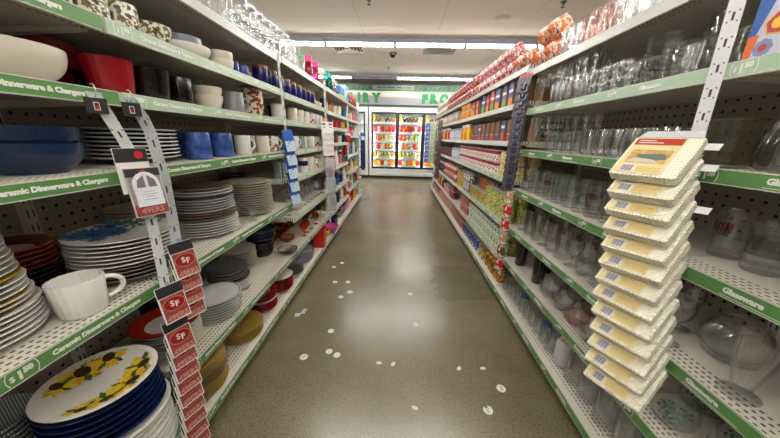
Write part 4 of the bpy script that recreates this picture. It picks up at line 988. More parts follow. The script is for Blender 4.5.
def bent_strip(pts, w, label, header, m):
    """hanging strip that follows PTS, a list of (y, z) at x = pts x; returns a function z -> frame"""
    X = pts[0][0]
    u = Vector((-FN.y, FN.x, 0)).normalized()
    o = thing('hanging_clip_strip', label, 'clip strip', None, (X, pts[0][1], pts[0][2]), 0, 'plastic clip strips')
    O = Vector((X, pts[0][1], pts[0][2]))
    P3 = [Vector(p) - O for p in pts]; b = MB(); sl = MB()
    for off, flip in ((0.0, 1), (0.0012, -1)):
        vs = []
        for p in P3: vs += [p - u * w / 2 + FN * off, p + u * w / 2 + FN * off]
        b.add(vs, [(2*i, 2*i + 1, 2*i + 3, 2*i + 2) for i in range(len(P3) - 1)])
    L = 0
    for a, c in zip(P3, P3[1:]):
        d = c - a; n = max(1, int(d.length / 0.055))
        for i in range(n):
            t0 = a + d * ((i + 0.3) / n); t1 = a + d * ((i + 0.62) / n); q = FN * 0.0016
            for dx, hw, s0, s1 in ((0, 0.0025, t0, t1), (0.011, 0.002, t0 - d.normalized() * 0.006, t0 - d.normalized() * 0.002), (-0.011, 0.002, t0 - d.normalized() * 0.006, t0 - d.normalized() * 0.002)):
                sl.add([s0 + u * (dx - hw) + q, s0 + u * (dx + hw) + q, s1 + u * (dx + hw) + q, s1 + u * (dx - hw) + q], [(0, 1, 2, 3)])
    child('strip', b.mesh('strip', m), o); child('slot_pattern', sl.mesh('slot_pattern', mat('slot shadow grey', (50, 50, 56), 0.6)), o)
    hp = [FN * (0.004 + 0.013 * math.cos(a)) + Vector((0, 0, 0.004 + 0.016 * math.sin(a))) for a in [-PI / 2 + PI * 1.15 * i / 8 for i in range(9)]]
    child('hook', MB().tube(hp, 0.0016, 6).mesh('hook', mat('wire hook', (200, 200, 200), 0.3, 0.8), True), o)
    h = MB(); Rm = Matrix((u, FN, Vector((0, 0, 1)))).transposed().to_4x4()
    h.box((-0.022, 0.002, -0.052), (0.022, 0.004, -0.014), 0, Rm).box((-0.006, 0.0041, -0.044), (0.006, 0.0046, -0.024), 1, Rm).box((-0.0045, 0.0047, -0.042), (0.0045, 0.005, -0.033), 2, Rm).box((-0.0045, 0.0047, -0.033), (0.0045, 0.005, -0.026), 3, Rm)
    child('header_card', h.mesh('header_card', [mat('charcoal card', (44, 42, 46), 0.4), mat('card white', (232, 230, 226), 0.4), mat('card red', (190, 30, 40), 0.4), mat('card navy', (26, 40, 110), 0.4)]), o, label=header)
    def frame(z):
        for a, c in zip(pts, pts[1:]):
            if c[2] <= z <= a[2]:
                t = (a[2] - z) / (a[2] - c[2]); p = Vector(a).lerp(Vector(c), t); break
        else: p = Vector(pts[-1]); p.z = z
        M = Matrix((-u, FN, Vector((0, 0, 1)))).transposed().to_4x4(); M.translation = p
        return M
    return frame
XS = -0.786
F1 = bent_strip([(XS, 0.736, 1.345), (XS, 0.77, 1.266), (XS, 0.792, 1.213), (XS, 0.812, 1.13), (XS, 0.815, 0.94), (XS, 0.812, 0.80), (XS, 0.80, 0.55), (XS, 0.775, 0.1)], 0.03, 'long milky clip strip with the arch card, hanging beside the sunflower plate', 'dark header card with a small shield', mat('milky strip', (214, 218, 218), 0.3))
F2 = bent_strip([(XS, 0.833, 1.345), (XS, 0.862, 1.30), (XS, 0.88, 1.25), (XS, 0.897, 1.1), (XS, 0.895, 0.95), (XS, 0.88, 0.66)], 0.034, 'shorter milky clip strip with four red team cards', 'dark header card with a small shield', milky('clear strip', (226, 232, 236), 0.5))

M_CARDR = mat('card red field', (150, 66, 64), 0.4, var=0.2, scale=60); M_CWHITE = mat('card white', (232, 230, 226), 0.4)
def oval(rx, rz, z0, y, mi, b, n=28):
    b.add([(rx * math.cos(2*PI*k/n), y, z0 + rz * math.sin(2*PI*k/n)) for k in range(n)], [tuple(range(n))], mi)
def put_text(b, s, x, z, size, y, mi, bold=0.0008, w=None):
    vs, fs = text_geo(s, size, bold, 'CENTER', 0.0002)
    b.add([(-(v[0]) + x, y + v[2], v[1] + z) for v in vs], fs, mi)
cw, ch = 0.08, 0.13
def team_card():
    k = K('team_card', 'card', bevel_box('team_card', (-cw/2, -0.006, -ch), (cw/2, 0.0, 0.0), M_CWHITE, 0.002, 1))
    b = MB().box((-cw/2 + 0.004, 0, -ch + 0.006), (cw/2 - 0.004, 0.0006, -0.042), 0).box((-cw/2 + 0.001, 0, -0.036), (cw/2 - 0.001, 0.0006, -0.001), 1)
    b.box((-cw/2 + 0.004, 0, -0.0415), (cw/2 - 0.004, 0.0007, -0.0385), 2)
    oval(0.034, 0.024, -0.068, 0.0009, 3, b); oval(0.0315, 0.0215, -0.068, 0.0011, 2, b); 
    put_text(b, 'S', 0.006, -0.0745, 0.026, 0.0014, 4, 0.001); put_text(b, 'F', -0.008, -0.0805, 0.026, 0.0015, 4, 0.001)
    put_text(b, '49ERS', 0, -0.122, 0.026, 0.0012, 5, 0.001)
    k['parts'] = [('printed_face', b.mesh('printed_face', [M_CARDR, mat('charcoal card', (44, 42, 46), 0.4), mat('card deep red', (150, 14, 30), 0.35), mat('card gold', (190, 150, 90), 0.4), mat('card white', (232, 230, 226), 0.4), mat('card raised red', (206, 140, 128), 0.35)]), 'printed team emblem'),
                  ('hanger', MB().box((-0.006, -0.003, 0.0), (0.006, -0.001, 0.012)).mesh('hanger', G_FILM))]
    return k
TC = team_card()
def hang(kind, M, zdist, label, tilt=12, yoff=0.006, group=None, xoff=0.0):
    """hang a card from a clip strip, ZDIST metres below its top, its lower end leaning out"""
    R = M @ Matrix.Translation((xoff, yoff, -zdist)) @ Matrix.Rotation(math.radians(tilt), 4, 'X')
    return inst(kind, label, (0, 0, 0), 0, group, mx=R)
def hang_at(kind, F, z, label, tilt=12, yoff=0.006, group=None, xoff=0.0, sc=1.0, yaw=0.0):
    R = F(z) @ Matrix.Translation((xoff, yoff, 0)) @ Matrix.Rotation(math.radians(yaw), 4, 'Z') @ Matrix.Rotation(math.radians(tilt), 4, 'X') @ Matrix.Scale(sc, 4)
    return inst(kind, label, (0, 0, 0), 0, group, mx=R)
for i in range(4):
    hang_at(TC, F2, 0.88 - 0.054 * i, f'red football team card, {ordw(i + 1)} from the top of the short strip', 13, 0.016, 'red team cards on the short strip')
for i in range(10):
    hang_at(TC, F1, 0.755 - (0.0 if i == 0 else 0.13 + 0.054 * (i - 1)), f'red football team card, {ordw(i + 1)} from the top of the long strip', 13, 0.016, 'red team cards on the long strip')
# arch shaped card on the long strip
ac = K('arch_card', 'card', bevel_box('arch_card', (-0.062, -0.008, -0.2), (0.062, 0, 0.0), mat('card backing', (206, 200, 196), 0.4), 0.002, 1)); AS = 0.72
b = MB().box((-0.06, 0, -0.036), (0.06, 0.0006, -0.002), 0).box((-0.058, 0, -0.196), (0.058, 0.0006, -0.15), 1).box((-0.058, 0, -0.15), (0.058, 0.0006, -0.037), 3)
oval(0.011, 0.011, -0.018, 0.0012, 2, b)
put_text(b, '49ERS', 0, -0.186, 0.032, 0.0014, 4, 0.001)
arch = [(-0.047, -0.158), (0.047, -0.158)] + [(0.047 * math.cos(a), -0.072 + 0.055 * math.sin(a)) for a in [PI * i / 12 for i in range(13)]]
arch_b = MB().prism([(x, z) for x, z in arch], 0.0008, 0.008); arch_b.v = [(x, z, y) for x, y, z in arch_b.v]
for s in (-1, 1):
    q = MB().prism([(s * 0.005, -0.08), (s * 0.036, -0.08), (s * 0.03, -0.05), (s * 0.006, -0.03)], 0.0082, 0.0086); arch_b.add([(x, z, y) for x, y, z in q.v], q.f, 1)
for i, (zz_, w_) in enumerate(((-0.1, 0.04), (-0.11, 0.056), (-0.12, 0.034), (-0.132, 0.048))): arch_b.box((-w_/2, 0.008, zz_), (w_/2, 0.0084, zz_ + 0.003), 2)
ac['parts'] = [('printed_face', b.mesh('printed_face', [mat('charcoal card', (44, 42, 46), 0.4), M_CARDR, mat('card red', (190, 30, 40), 0.4), mat('card photo grey', (150, 140, 134), 0.4, var=0.3, scale=60), mat('card raised red', (206, 140, 128), 0.35)]), 'printed face with a red foot'),
               ('arch_plaque', arch_b.mesh('arch_plaque', [mat('plaque white', (226, 226, 232), 0.4), mat('window grey', (120, 110, 116), 0.5), mat('script grey', (170, 170, 182), 0.5)]), 'white plaque shaped like an arched window')]
hang_at(ac, F1, 1.148, 'card with a white arched window plaque on the long strip', 8, 0.022, None, 0.0, AS)
pc = K('backing_card', 'card', bevel_box('backing_card', (-cw/2, -0.004, -ch), (cw/2, 0.0, 0.0), M_CWHITE, 0.001, 1))
b = MB().box((-cw/2 + 0.001, 0, -0.04), (cw/2 - 0.001, 0.0006, -0.001), 0); oval(0.011, 0.011, -0.02, 0.0011, 1, b); b.v = [(x - (0.018 if i >= 8 else 0), y, z) for i, (x, y, z) in enumerate(b.v)]
pc['parts'] = [('printed_face', b.mesh('printed_face', [mat('charcoal card', (44, 42, 46), 0.4), mat('card red', (190, 30, 40), 0.4)]), 'dark band with a red dot')]
hang_at(pc, F1, 1.205, 'dark topped card with a red dot above the arched window card', 4, 0.006)

# thin strips and cards farther along the dinnerware side
M3, L3s = strip_obj((LX + 0.02, 1.965, 1.755), (LX + 0.02, 2.04, 0.72), 0.02, 'thin white clip strip with blue cards below the mason jars', None, (0.9, -0.44, 0))
bc = K('blue_card', 'card', bevel_box('blue_card', (-0.045, -0.004, -0.15), (0.045, 0, 0), mat('card blue', (24, 92, 180), 0.4), 0.0015, 1))
bc['parts'] = [('printed_face', MB().box((-0.042, 0, -0.146), (0.042, 0.0006, -0.075)).mesh('printed_face', printed('blue white card print', [(30, 100, 190), (200, 220, 236), (226, 234, 240)], 30)), 'white and blue print')]
for i in range(5): hang(bc, M3, 0.47 + 0.098 * i, f'blue card, {ordw(i + 1)} down the thin strip below the mason jars', 12, 0.012, 'blue cards on the thin strip')
M4, L4s = strip_obj((LX + 0.052, 2.98, 1.765), (LX + 0.052, 3.0, 0.3), 0.022, 'thin white clip strip carrying white tickets and clear packs', None, (0.85, -0.53, 0))
wt = K('ticket_card', 'card', bevel_box('ticket_card', (-0.08, -0.003, -0.12), (0.08, 0, 0), M_CWHITE, 0.001, 1))
tb_ = MB()
for s in (-1, 1): tb_.box((s * 0.045 - 0.022, 0, -0.036), (s * 0.045 + 0.022, 0.0006, -0.014)); tb_.box((s * 0.045 - 0.016, 0, -0.06), (s * 0.045 + 0.016, 0.0006, -0.052))
wt['parts'] = [('print', tb_.mesh('print', mat('ticket grey', (120, 110, 116), 0.5)))]
for i in range(5): hang(wt, M4, 0.37 + 0.056 * i, f'white ticket card, {ordw(i + 1)} down the strip past the mugs', 9, 0.012, 'white ticket cards')
cp = K('clear_pack', 'packet', pillow_me('clear_pack', 0.15, 0.05, 0.19, milky('cloudy bag', (214, 218, 222), 0.4), 5)); cpv = [('insert', MB().box((-0.003, -0.03, 0.03), (0.003, 0.03, 0.1)).mesh('insert', mat('magenta', (210, 30, 150), 0.4)))]
for i in range(4):
    R = M4 @ Matrix.Translation((0, 0.035, -0.92 - 0.2 * i)) @ Matrix.Rotation(PI / 2, 4, 'Z') @ Matrix.Translation((0, 0, 0.0))
    k = {'name': 'clear_pack', 'cat': 'packet', 'mesh': cp['mesh'], 'parts': cpv if i == 0 else []}
    if i < 3: inst(k, f'clear plastic packet, {ordw(i + 1)} below the white tickets', (0, 0, 0), 0, 'clear packets on the ticket strip', mx=R)
M5, L5s = strip_obj((LX + 0.016, 4.42, 1.70), (LX + 0.016, 4.42, 0.9), 0.03, 'thin white clip strip with a red card near the last drinkware bay', None, (0.8, -0.6, 0))
hang(K('red_card', 'card', bevel_box('red_card', (-0.04, -0.004, -0.13), (0.04, 0, 0), mat('card red', (190, 30, 40), 0.4), 0.001, 1), [('header', MB().box((-0.04, 0, -0.03), (0.04, 0.0006, 0)).mesh('header', M_CWHITE))]), M5, 0.4, 'red card with white header on the strip by the last bay', 8, 0.01)
M6, L6s = strip_obj((LX + 0.055, 5.74, 1.42), (LX + 0.055, 5.74, 0.6), 0.03, 'thin clip strip of navy cards at the end of the drinkware run', None, (0.7, -0.7, 0))
for i in range(8): hang(bc if i < 1 else recolor(bc, mat('card navy', (26, 40, 110), 0.4)), M6, 0.08 + 0.085 * i, f'navy card, {ordw(i + 1)} down the strip on the end of the drinkware run', 12, 0.012, 'navy cards on the end panel')

# ------------------------------------------------------------------ glassware side
SH = {0.093: 'base deck', 0.355: 'first shelf up', 0.62: 'second shelf up', 0.912: 'third shelf up', 1.19: 'fourth shelf up', 1.455: 'fifth shelf up', 1.70: 'top shelf'}
def row(z, y0, y1, pitch, d, kind, desc, where, group, jit=0.006, cat=None, layers=1, lh=0.1):
    n = int((y1 - y0) / pitch + 0.5) + 1
    for i in range(n):
        y = y0 + pitch * i
        for l in range(layers):
            inst(kind, f"{desc}, {ordw(i + 1)} {where} on the glassware {SH[z]}" + ((', upper' if l else ', lower') if layers > 1 else ''), P('R', y + rnd.uniform(-jit, jit), d + rnd.uniform(-jit, jit), z + EPS + l * lh), rnd.uniform(0, 6), group, cat=cat)
FR, BK = 'past the placemat packs', 'in the second row'

# base deck
cyl = vessel('cylinder_vase', 'vase', [(0.042, 0), (0.045, 0.005), (0.045, 0.2)], 0.003, G_CLEAR, 0.014)
row(0.093, 0.72, 1.14, 0.105, 0.075, cyl, 'clear cylinder vase', FR, 'cylinder vases on the base deck')
row(0.093, 0.74, 1.26, 0.105, 0.18, cyl, 'clear cylinder vase', BK, 'cylinder vases on the base deck')
cand = K('candle_jar', 'candle', MB().lathe([(0, 0), (0.036, 0), (0.04, 0.005), (0.042, 0.13), (0.036, 0.145), (0.03, 0.146), (0, 0.146)], 32, closed=False).mesh('candle_jar', mat('frosted jar', (206, 204, 208), 0.35), True))
cand['parts'] = [('lid', MB().lathe([(0, 0.146), (0.026, 0.146), (0.026, 0.175), (0, 0.175)], 24, closed=False).mesh('lid', mat('rosy cap', (214, 150, 130), 0.4), True), 'rosy cap')]
inst(cand, 'frosted white candle jar with rosy cap on the glassware base deck', P('R', 1.245, 0.065, 0.093 + EPS))
bj = jar_kind(0.032, 0.13, G_CLEAR, mat('blue lid', (60, 90, 140), 0.4), 'spice_jar', 0.014, 0.8); cj = vessel('juice_glass', 'glass', [(0.028, 0), (0.031, 0.005), (0.036, 0.13)], 0.0025, G_CLEAR, 0.012)
for i in range(10):
    inst(bj if i % 4 == 1 else cj, f'{"clear jar with blue lid" if i % 4 == 1 else "clear juice glass"}, {ordw(i + 1)} past the frosted candle jar in front', P('R', 1.34 + 0.075 * i, 0.055, 0.093 + EPS), 0, 'small glasses past the candle jar')
    inst(cj, f'clear juice glass, {ordw(i + 1)} past the frosted candle jar, second row', P('R', 1.36 + 0.075 * i, 0.145, 0.093 + EPS), 0, 'small glasses past the candle jar')

# first shelf up
berry = K('votive_bowl', 'bowl', vessel('votive_bowl', 'bowl', [(0.035, 0), (0.055, 0.012), (0.062, 0.04), (0.055, 0.07), (0.05, 0.085)], 0.003, G_CLEAR, 0.008)['mesh'])
bb = MB(); r2 = random.Random(3)
for i in range(70):
    a, q, z_ = r2.uniform(0, 2*PI), 0.045 * r2.random() ** 0.5, 0.014 + r2.uniform(0, 0.03)
    s = 0.0045
    bb.add([(q*math.cos(a) + dx*s, q*math.sin(a) + dy*s, z_ + dz*s) for dx, dy, dz in ((1,0,0),(-1,0,0),(0,1,0),(0,-1,0),(0,0,1),(0,0,-1))], [(0,2,4),(2,1,4),(1,3,4),(3,0,4),(2,0,5),(1,2,5),(3,1,5),(0,3,5)], i % 2)
berry['parts'] = [('green_beads', bb.mesh('green_beads', [mat('bead green', (40, 140, 90), 0.2), mat('bead deep green', (20, 80, 50), 0.2)]), 'green glass beads')]
berry['parts'][0][1].name = 'green_bead_filling'
berry['parts'] = [('bead_filling',) + berry['parts'][0][1:]]
for y, d, lb in ((0.735, 0.1, 'clear bowl with green beads below the fishbowl vase, at the edge'), (0.79, 0.25, 'clear bowl with green beads below the fishbowl vase, set back'), (0.64, 0.22, 'clear bowl with green beads in the darkest corner of the low shelf')):
    inst(berry, lb, P('R', y, d, 0.355 + EPS))
inst(tumbler(0.034, 0.042, 0.1), 'clear tumbler in front of the green bead bowls', P('R', 0.58, 0.08, 0.355 + EPS))
dv = vessel('dark_vase', 'vase', [(0.032, 0), (0.036, 0.005), (0.045, 0.23)], 0.003, G_DARK, 0.012)
inst(dv, 'dark brown glass vase on the low shelf, the one closer to the placemat packs', P('R', 1.66, 0.085, 0.355 + EPS)); inst(dv, 'dark brown glass vase on the low shelf, the one closer to the groceries', P('R', 1.93, 0.085, 0.355 + EPS))
inst(dv, 'dark brown glass vase behind the two at the edge of the low shelf', P('R', 1.82, 0.22, 0.355 + EPS))
sbw = vessel('snack_bowl', 'bowl', [(0.02, 0), (0.035, 0.004), (0.055, 0.03), (0.06, 0.06)], 0.0025, G_CLEAR, 0.006); sbp = recolor(sbw, G_PINKISH)
for i, (y, d) in enumerate(((0.98, 0.08), (1.11, 0.08), (1.24, 0.08), (1.37, 0.085), (1.5, 0.08), (1.04, 0.22), (1.18, 0.22), (1.32, 0.22), (1.46, 0.22), (1.6, 0.22))):
    inst(sbp if i in (2, 7) else sbw, f'{"rosy" if i in (2, 7) else "clear"} snack bowl, {ordw(i % 5 + 1)} in the {"front" if i < 5 else "second"} row of the low glassware shelf', P('R', y, d, 0.355 + EPS), 0, 'glass snack bowls')
    if i in (1, 3, 4): inst(sbw, f'clear glass snack bowl nested in the {ordw(i % 5 + 1)} of the front row', P('R', y, d, 0.355 + 0.022), 0, 'glass snack bowls')
M_REDP = glass('red glass print', (226, 130, 130), (200, 90, 90), 0.02, 0.3)
def tagged(k, m=M_REDP, r=0.04, z0=0.05, z1=0.075, arc=1.5):
    b = MB(); n = 10
    for i in range(n):
        a0, a1 = PI - arc/2 + arc*i/n, PI - arc/2 + arc*(i + 0.72)/n
        b.add([(r*math.cos(a0), r*math.sin(a0), z0), (r*math.cos(a1), r*math.sin(a1), z0 + 0.004), (r*math.cos(a1), r*math.sin(a1), z1), (r*math.cos(a0), r*math.sin(a0), z1 - 0.004)], [(0, 1, 2, 3)])
    return {'name': k['name'], 'cat': k['cat'], 'mesh': k['mesh'], 'parts': k['parts'] + [('red_print', b.mesh('red_print', m), 'red printed lettering')]}
# small red figure tags stand in front of glasses
beak = vessel('beer_glass', 'glass', [(0.03, 0), (0.034, 0.006), (0.033, 0.05), (0.043, 0.12), (0.042, 0.17)], 0.0028, G_CLEAR, 0.018)
wg = stem_glass(0.036, 0.165, 0.095, G_SOLID)
# second shelf up
gob = stem_glass(0.042, 0.14, 0.09, G_CLEAR, 'goblet')
hur = vessel('hurricane_glass', 'glass', [(0.032, 0), (0.036, 0.006), (0.042, 0.06), (0.036, 0.1), (0.04, 0.16)], 0.0026, G_CLEAR, 0.014)
for i in range(11):
    k, nm = ((hur, 'curvy hurricane glass'), (gob, 'clear goblet'), (beak, 'clear beer glass'))[i % 3]
    inst(k, f'{nm}, {ordw(i + 1)} past the placemat packs along the front of the second shelf', P('R', 0.96 + 0.1 * i, 0.075, 0.62 + EPS), 0, 'front row glasses on the second shelf')
row(0.62, 1.0, 1.95, 0.105, 0.185, tagged(beak, r=0.0445, z0=0.09, z1=0.13, arc=0.9), 'clear beer glass', BK, 'beer glasses on the second shelf')
inst(wg, 'stemmed wine glass right behind the placemat packs on the second shelf', P('R', 0.79, 0.06, 0.62 + EPS))
inst(wg, 'stemmed wine glass in the second row by the fishbowl vase', P('R', 0.87, 0.17, 0.62 + EPS))
fish = vessel('fishbowl_vase', 'vase', [(0.045, 0), (0.06, 0.006), (0.077, 0.04), (0.078, 0.065), (0.066, 0.1), (0.05, 0.118), (0.052, 0.128)], 0.003, G_SOLID, 0.01, 40)
inst(fish, 'round clear fishbowl vase between the wine glass and the fluted sundae glass', P('R', 0.735, 0.19, 0.62 + EPS))
sund = vessel('sundae_glass', 'glass', [(0.014, 0), (0.02, 0.01), (0.03, 0.06), (0.042, 0.12), (0.046, 0.165)], 0.003, G_SOLID, 0.008, 48, 12, 0.03)
for v in sund['mesh'].vertices: v.co.z += 0.014
sund['parts'] = [('foot', MB().lathe([(0, 0), (0.04, 0), (0.041, 0.004), (0.014, 0.014), (0, 0.014)], 32, closed=False).mesh('foot', G_SOLID, True))]
inst(sund, 'tall fluted sundae glass on a round foot at the shelf edge', P('R', 0.6, 0.065, 0.62 + EPS))
inst(wg, 'stemmed wine glass behind the fluted sundae glass', P('R', 0.56, 0.19, 0.62 + EPS))
# third shelf up
tl = vessel('cylinder_glass', 'glass', [(0.036, 0), (0.039, 0.005), (0.04, 0.15)], 0.0028, G_CLEAR, 0.016)
st2 = vessel('curved_glass', 'glass', [(0.032, 0), (0.036, 0.005), (0.044, 0.06), (0.042, 0.11), (0.037, 0.15)], 0.0028, G_CLEAR, 0.016)
for i in range(10):
    y = 1.08 + 0.1 * i
    k = (st2, tl, tagged(tl, r=0.0405, z0=0.085, z1=0.115, arc=1.6), tl)[i % 4] if i > 1 else st2
    inst(k, f'clear {"glass with red print" if i % 4 == 2 and i > 1 else "tall glass"}, {ordw(i + 1)} past the placemat packs on the third shelf up', P('R', y, 0.07, 0.912 + EPS), rnd.uniform(-0.3, 0.3), 'tall glasses on the third shelf')
    inst(tl if i % 2 else st2, f'clear tall glass, {ordw(i + 1)} past the placemat packs, second row, third shelf up', P('R', y + 0.04, 0.175, 0.912 + EPS), 0, 'tall glasses on the third shelf')
sep = K('dark_straw_glass', 'glass', tl['mesh'], [('stirrer', MB().tube([(0.0, 0.0, 0.02), (0.02, 0.01, 0.19)], 0.004).mesh('stirrer', mat('black stirrer', (24, 24, 24), 0.4)), 'black stirrer')])
inst({**sep, 'name': 'stirrer_glass'}, 'clear glass with a black stirrer just past the placemat packs', P('R', 0.98, 0.09, 0.912 + EPS))
rt = vessel('beer_tumbler', 'glass', [(0.034, 0), (0.037, 0.005), (0.038, 0.07), (0.042, 0.15)], 0.003, G_SOLID, 0.02, 36)
inst(tagged(rt, r=0.0425, z0=0.08, z1=0.115, arc=2.2), 'clear beer tumbler with faded red print beside the placemat packs', P('R', 0.845, 0.19, 0.912 + EPS), -0.35)
et = vessel('etched_tumbler', 'glass', [(0.036, 0), (0.039, 0.005), (0.041, 0.06), (0.041, 0.14)], 0.003, G_SOLID, 0.02, 36)
et['parts'] = [('frosted_band', MB().lathe([(0.0414, 0.05), (0.0414, 0.1)], 32, closed=False).mesh('frosted_band', glass('frosted', (206, 210, 210), (150, 154, 154), 0.04, 0.4), True), 'frosted band')]
inst(et, 'clear tumbler with a frosted band, next to the red printed one', P('R', 0.735, 0.17, 0.912 + EPS))
inst(et, 'clear tumbler with a frosted band, closer to the camera than its twin', P('R', 0.62, 0.2, 0.912 + EPS))
# fourth shelf up
slg = stemless(0.04, 0.115, G_SOLID)
row(1.19, 0.99, 1.41, 0.084, 0.065, slg, 'clear stemless glass', FR, 'stemless glasses', 0.001)
row(1.19, 1.0, 1.44, 0.086, 0.16, slg, 'clear stemless glass', BK, 'stemless glasses', 0.002)
row(1.19, 1.5, 1.75, 0.084, 0.065, tumbler(0.031, 0.036, 0.11), 'clear small tumbler', FR, 'small tumblers on the fourth shelf')
fl = stem_glass(0.024, 0.21, 0.14, G_CLEAR, 'champagne_flute', (0.4, 0.75, 0.95, 1.0, 0.92))
row(1.19, 1.54, 2.0, 0.09, 0.16, fl, 'champagne flute', BK, 'champagne flutes')
row(1.19, 1.84, 2.0, 0.08, 0.065, fl, 'champagne flute', 'after the small tumblers', 'champagne flutes')
rv = K('ribbed_vase', 'vase', None); b = MB()
def sq(w, z): return [(-w, -w, z), (w, -w, z), (w, w, z), (-w, w, z)]
vs = sq(0.036, 0) + sq(0.036, 0.13) + sq(0.033, 0.13) + sq(0.033, 0.01)
fs = [(3, 2, 1, 0), (12, 13, 14, 15)]
for i in range(4):
    j = (i + 1) % 4; fs += [(i, j, 4+j, 4+i), (4+i, 4+j, 8+j, 8+i), (8+i, 8+j, 12+j, 12+i)]
b.add(vs, fs)
for s in (-1, 1):
    for q in range(9):
        x = -0.032 + 0.008 * q
        b.box((x - 0.0022, s*0.036 - (0.0015 if s < 0 else 0), 0.006), (x + 0.0022, s*0.036 + (0.0015 if s > 0 else 0), 0.128))
        b.box((s*0.036 - (0.0015 if s < 0 else 0), x - 0.0022, 0.006), (s*0.036 + (0.0015 if s > 0 else 0), x + 0.0022, 0.128))
rv['mesh'] = b.mesh('ribbed_vase', glass('ribbed glass', (244, 244, 238), (196, 196, 188), 0.08, 0.15))
inst(rv, 'square ribbed glass vase right of the placemat pack header'.replace('right of', 'just beyond'), P('R', 0.815, 0.06, 1.19 + EPS), 0.1)
sv = vessel('teardrop_vase', 'vase', [(0.022, 0), (0.034, 0.008), (0.04, 0.04), (0.036, 0.075), (0.022, 0.11), (0.017, 0.125)], 0.0028, G_SMOKE, 0.01, 32)
inst(sv, 'smoky teardrop vase between the square vase and the clear cylinder', P('R', 0.745, 0.1, 1.19 + EPS))
inst(vessel('cylinder_vase', 'vase', [(0.036, 0), (0.04, 0.005), (0.04, 0.14)], 0.003, G_SOLID, 0.018), 'clear cylinder vase with thick base beside the teardrop vase', P('R', 0.67, 0.06, 1.19 + EPS))
# fifth shelf up
lowb = vessel('stacking_bowl', 'bowl', [(0.04, 0), (0.05, 0.005), (0.056, 0.05)], 0.003, G_CLEAR, 0.008, 28); lowb['mesh'].materials[0] = G_CLEAR
for j, (y, d) in enumerate(((1.13, 0.075), (1.2, 0.19), (1.07, 0.2))):
    for l in range(3):
        inst(lowb, f'clear glass stacking bowl, {("bottom", "middle", "top")[l]} of the {("front", "rear", "third")[j]} pile beside the tall vase', P('R', y, d, 1.455 + EPS + l * 0.052), 0, 'clear stacking bowls')
jl = vessel('jelly_jar', 'jar', [(0.03, 0), (0.034, 0.005), (0.036, 0.045), (0.033, 0.055)], 0.0025, G_CLEAR, 0.008)
for i in range(3):
    for l in range(2):
        inst(jl, f'clear jelly jar, {ordw(i + 1)} after the stacking bowls, {"upper" if l else "lower"} one', P('R', 1.25 + 0.078 * i, 0.055, 1.455 + EPS + l * 0.058), 0, 'jelly jars on the fifth shelf')
        inst(jl, f'clear jelly jar, {ordw(i + 1)} after the stacking bowls, second row, {"upper" if l else "lower"} one', P('R', 1.29 + 0.078 * i, 0.15, 1.455 + EPS + l * 0.058), 0, 'jelly jars on the fifth shelf')
cruet = vessel('bud_vase', 'vase', [(0.025, 0), (0.028, 0.006), (0.028, 0.1), (0.012, 0.14), (0.011, 0.2), (0.014, 0.215)], 0.0022, G_CLEAR, 0.01)
row(1.455, 1.47, 1.78, 0.062, 0.05, cruet, 'narrow bud vase', 'after the jelly jars', 'narrow necked bud vases', 0.003)
row(1.455, 1.5, 1.75, 0.065, 0.13, cruet, 'narrow bud vase', 'in the rear row', 'narrow necked bud vases', 0.003)
row(1.455, 1.87, 2.0, 0.1, 0.065, stem_glass(0.042, 0.18, 0.1), 'clear wine glass', 'after the narrow bud vases', 'wine glasses on the fifth shelf')
tv = vessel('tall_vase', 'vase', [(0.046, 0), (0.05, 0.006), (0.052, 0.18)], 0.003, G_SOLID, 0.016)
inst(tv, 'tall clear glass vase between the stacking bowls and the white strip', P('R', 0.995, 0.145, 1.455 + EPS)); inst(tumbler(0.034, 0.037, 0.1), 'clear tumbler in front of the tall clear vase', P('R', 1.01, 0.05, 1.455 + EPS))
inst(tv, 'tall clear glass vase behind the white clip strip', P('R', 0.87, 0.16, 1.455 + EPS))
# printed box by the strip
bx = K('activity_box', 'box', bevel_box('activity_box', (-0.06, -0.11, 0), (0, 0.11, 0.2), mat('box lilac white', (206, 206, 226), 0.4), 0.002, 1))
b = MB()
b.add([(0.0005, 0.109, 0.001), (0.0005, 0.055, 0.199), (0.0005, 0.109, 0.199)], [(0, 1, 2)], 0)
b.add([(0.0006, 0.109, 0.0), (0.0006, 0.093, 0.0), (0.0006, 0.086, 0.055), (0.0006, 0.109, 0.055)], [(0, 1, 2, 3)], 1)
def ring(cy, cz, r, mi, n, ro=0.0, x=0.0009): b.add([(x, cy + r*math.cos(2*PI*k/n + ro), cz + r*math.sin(2*PI*k/n + ro)) for k in range(n)], [tuple(range(n))], mi)
ring(0.056, 0.072, 0.027, 2, 6, 0.2, 0.0008); ring(0.056, 0.072, 0.0235, 3, 6, 0.2, 0.0010); ring(0.056, 0.072, 0.013, 2, 8, 0, 0.0012)
for q in range(8): ring(0.071 + 0.0125*math.cos(q*PI/4), 0.023 + 0.0125*math.sin(q*PI/4), 0.0075, 4 if q % 2 else 5, 10, 0, 0.0009 + 0.0001*(q % 2))
ring(0.071, 0.023, 0.0085, 3, 12, 0, 0.0013)
b.add([(0.0009, 0.0, 0.045), (0.0009, 0.006, 0.045), (0.0009, -0.05, 0.105), (0.0009, -0.058, 0.105)], [(0, 1, 2, 3)], 6)
b.add([(0.0009, 0.03, 0.17), (0.0009, -0.03, 0.165), (0.0009, -0.035, 0.185), (0.0009, 0.02, 0.195)], [(0, 1, 2, 3)], 7)
b.v = [(x, -y, z) for x, y, z in b.v]
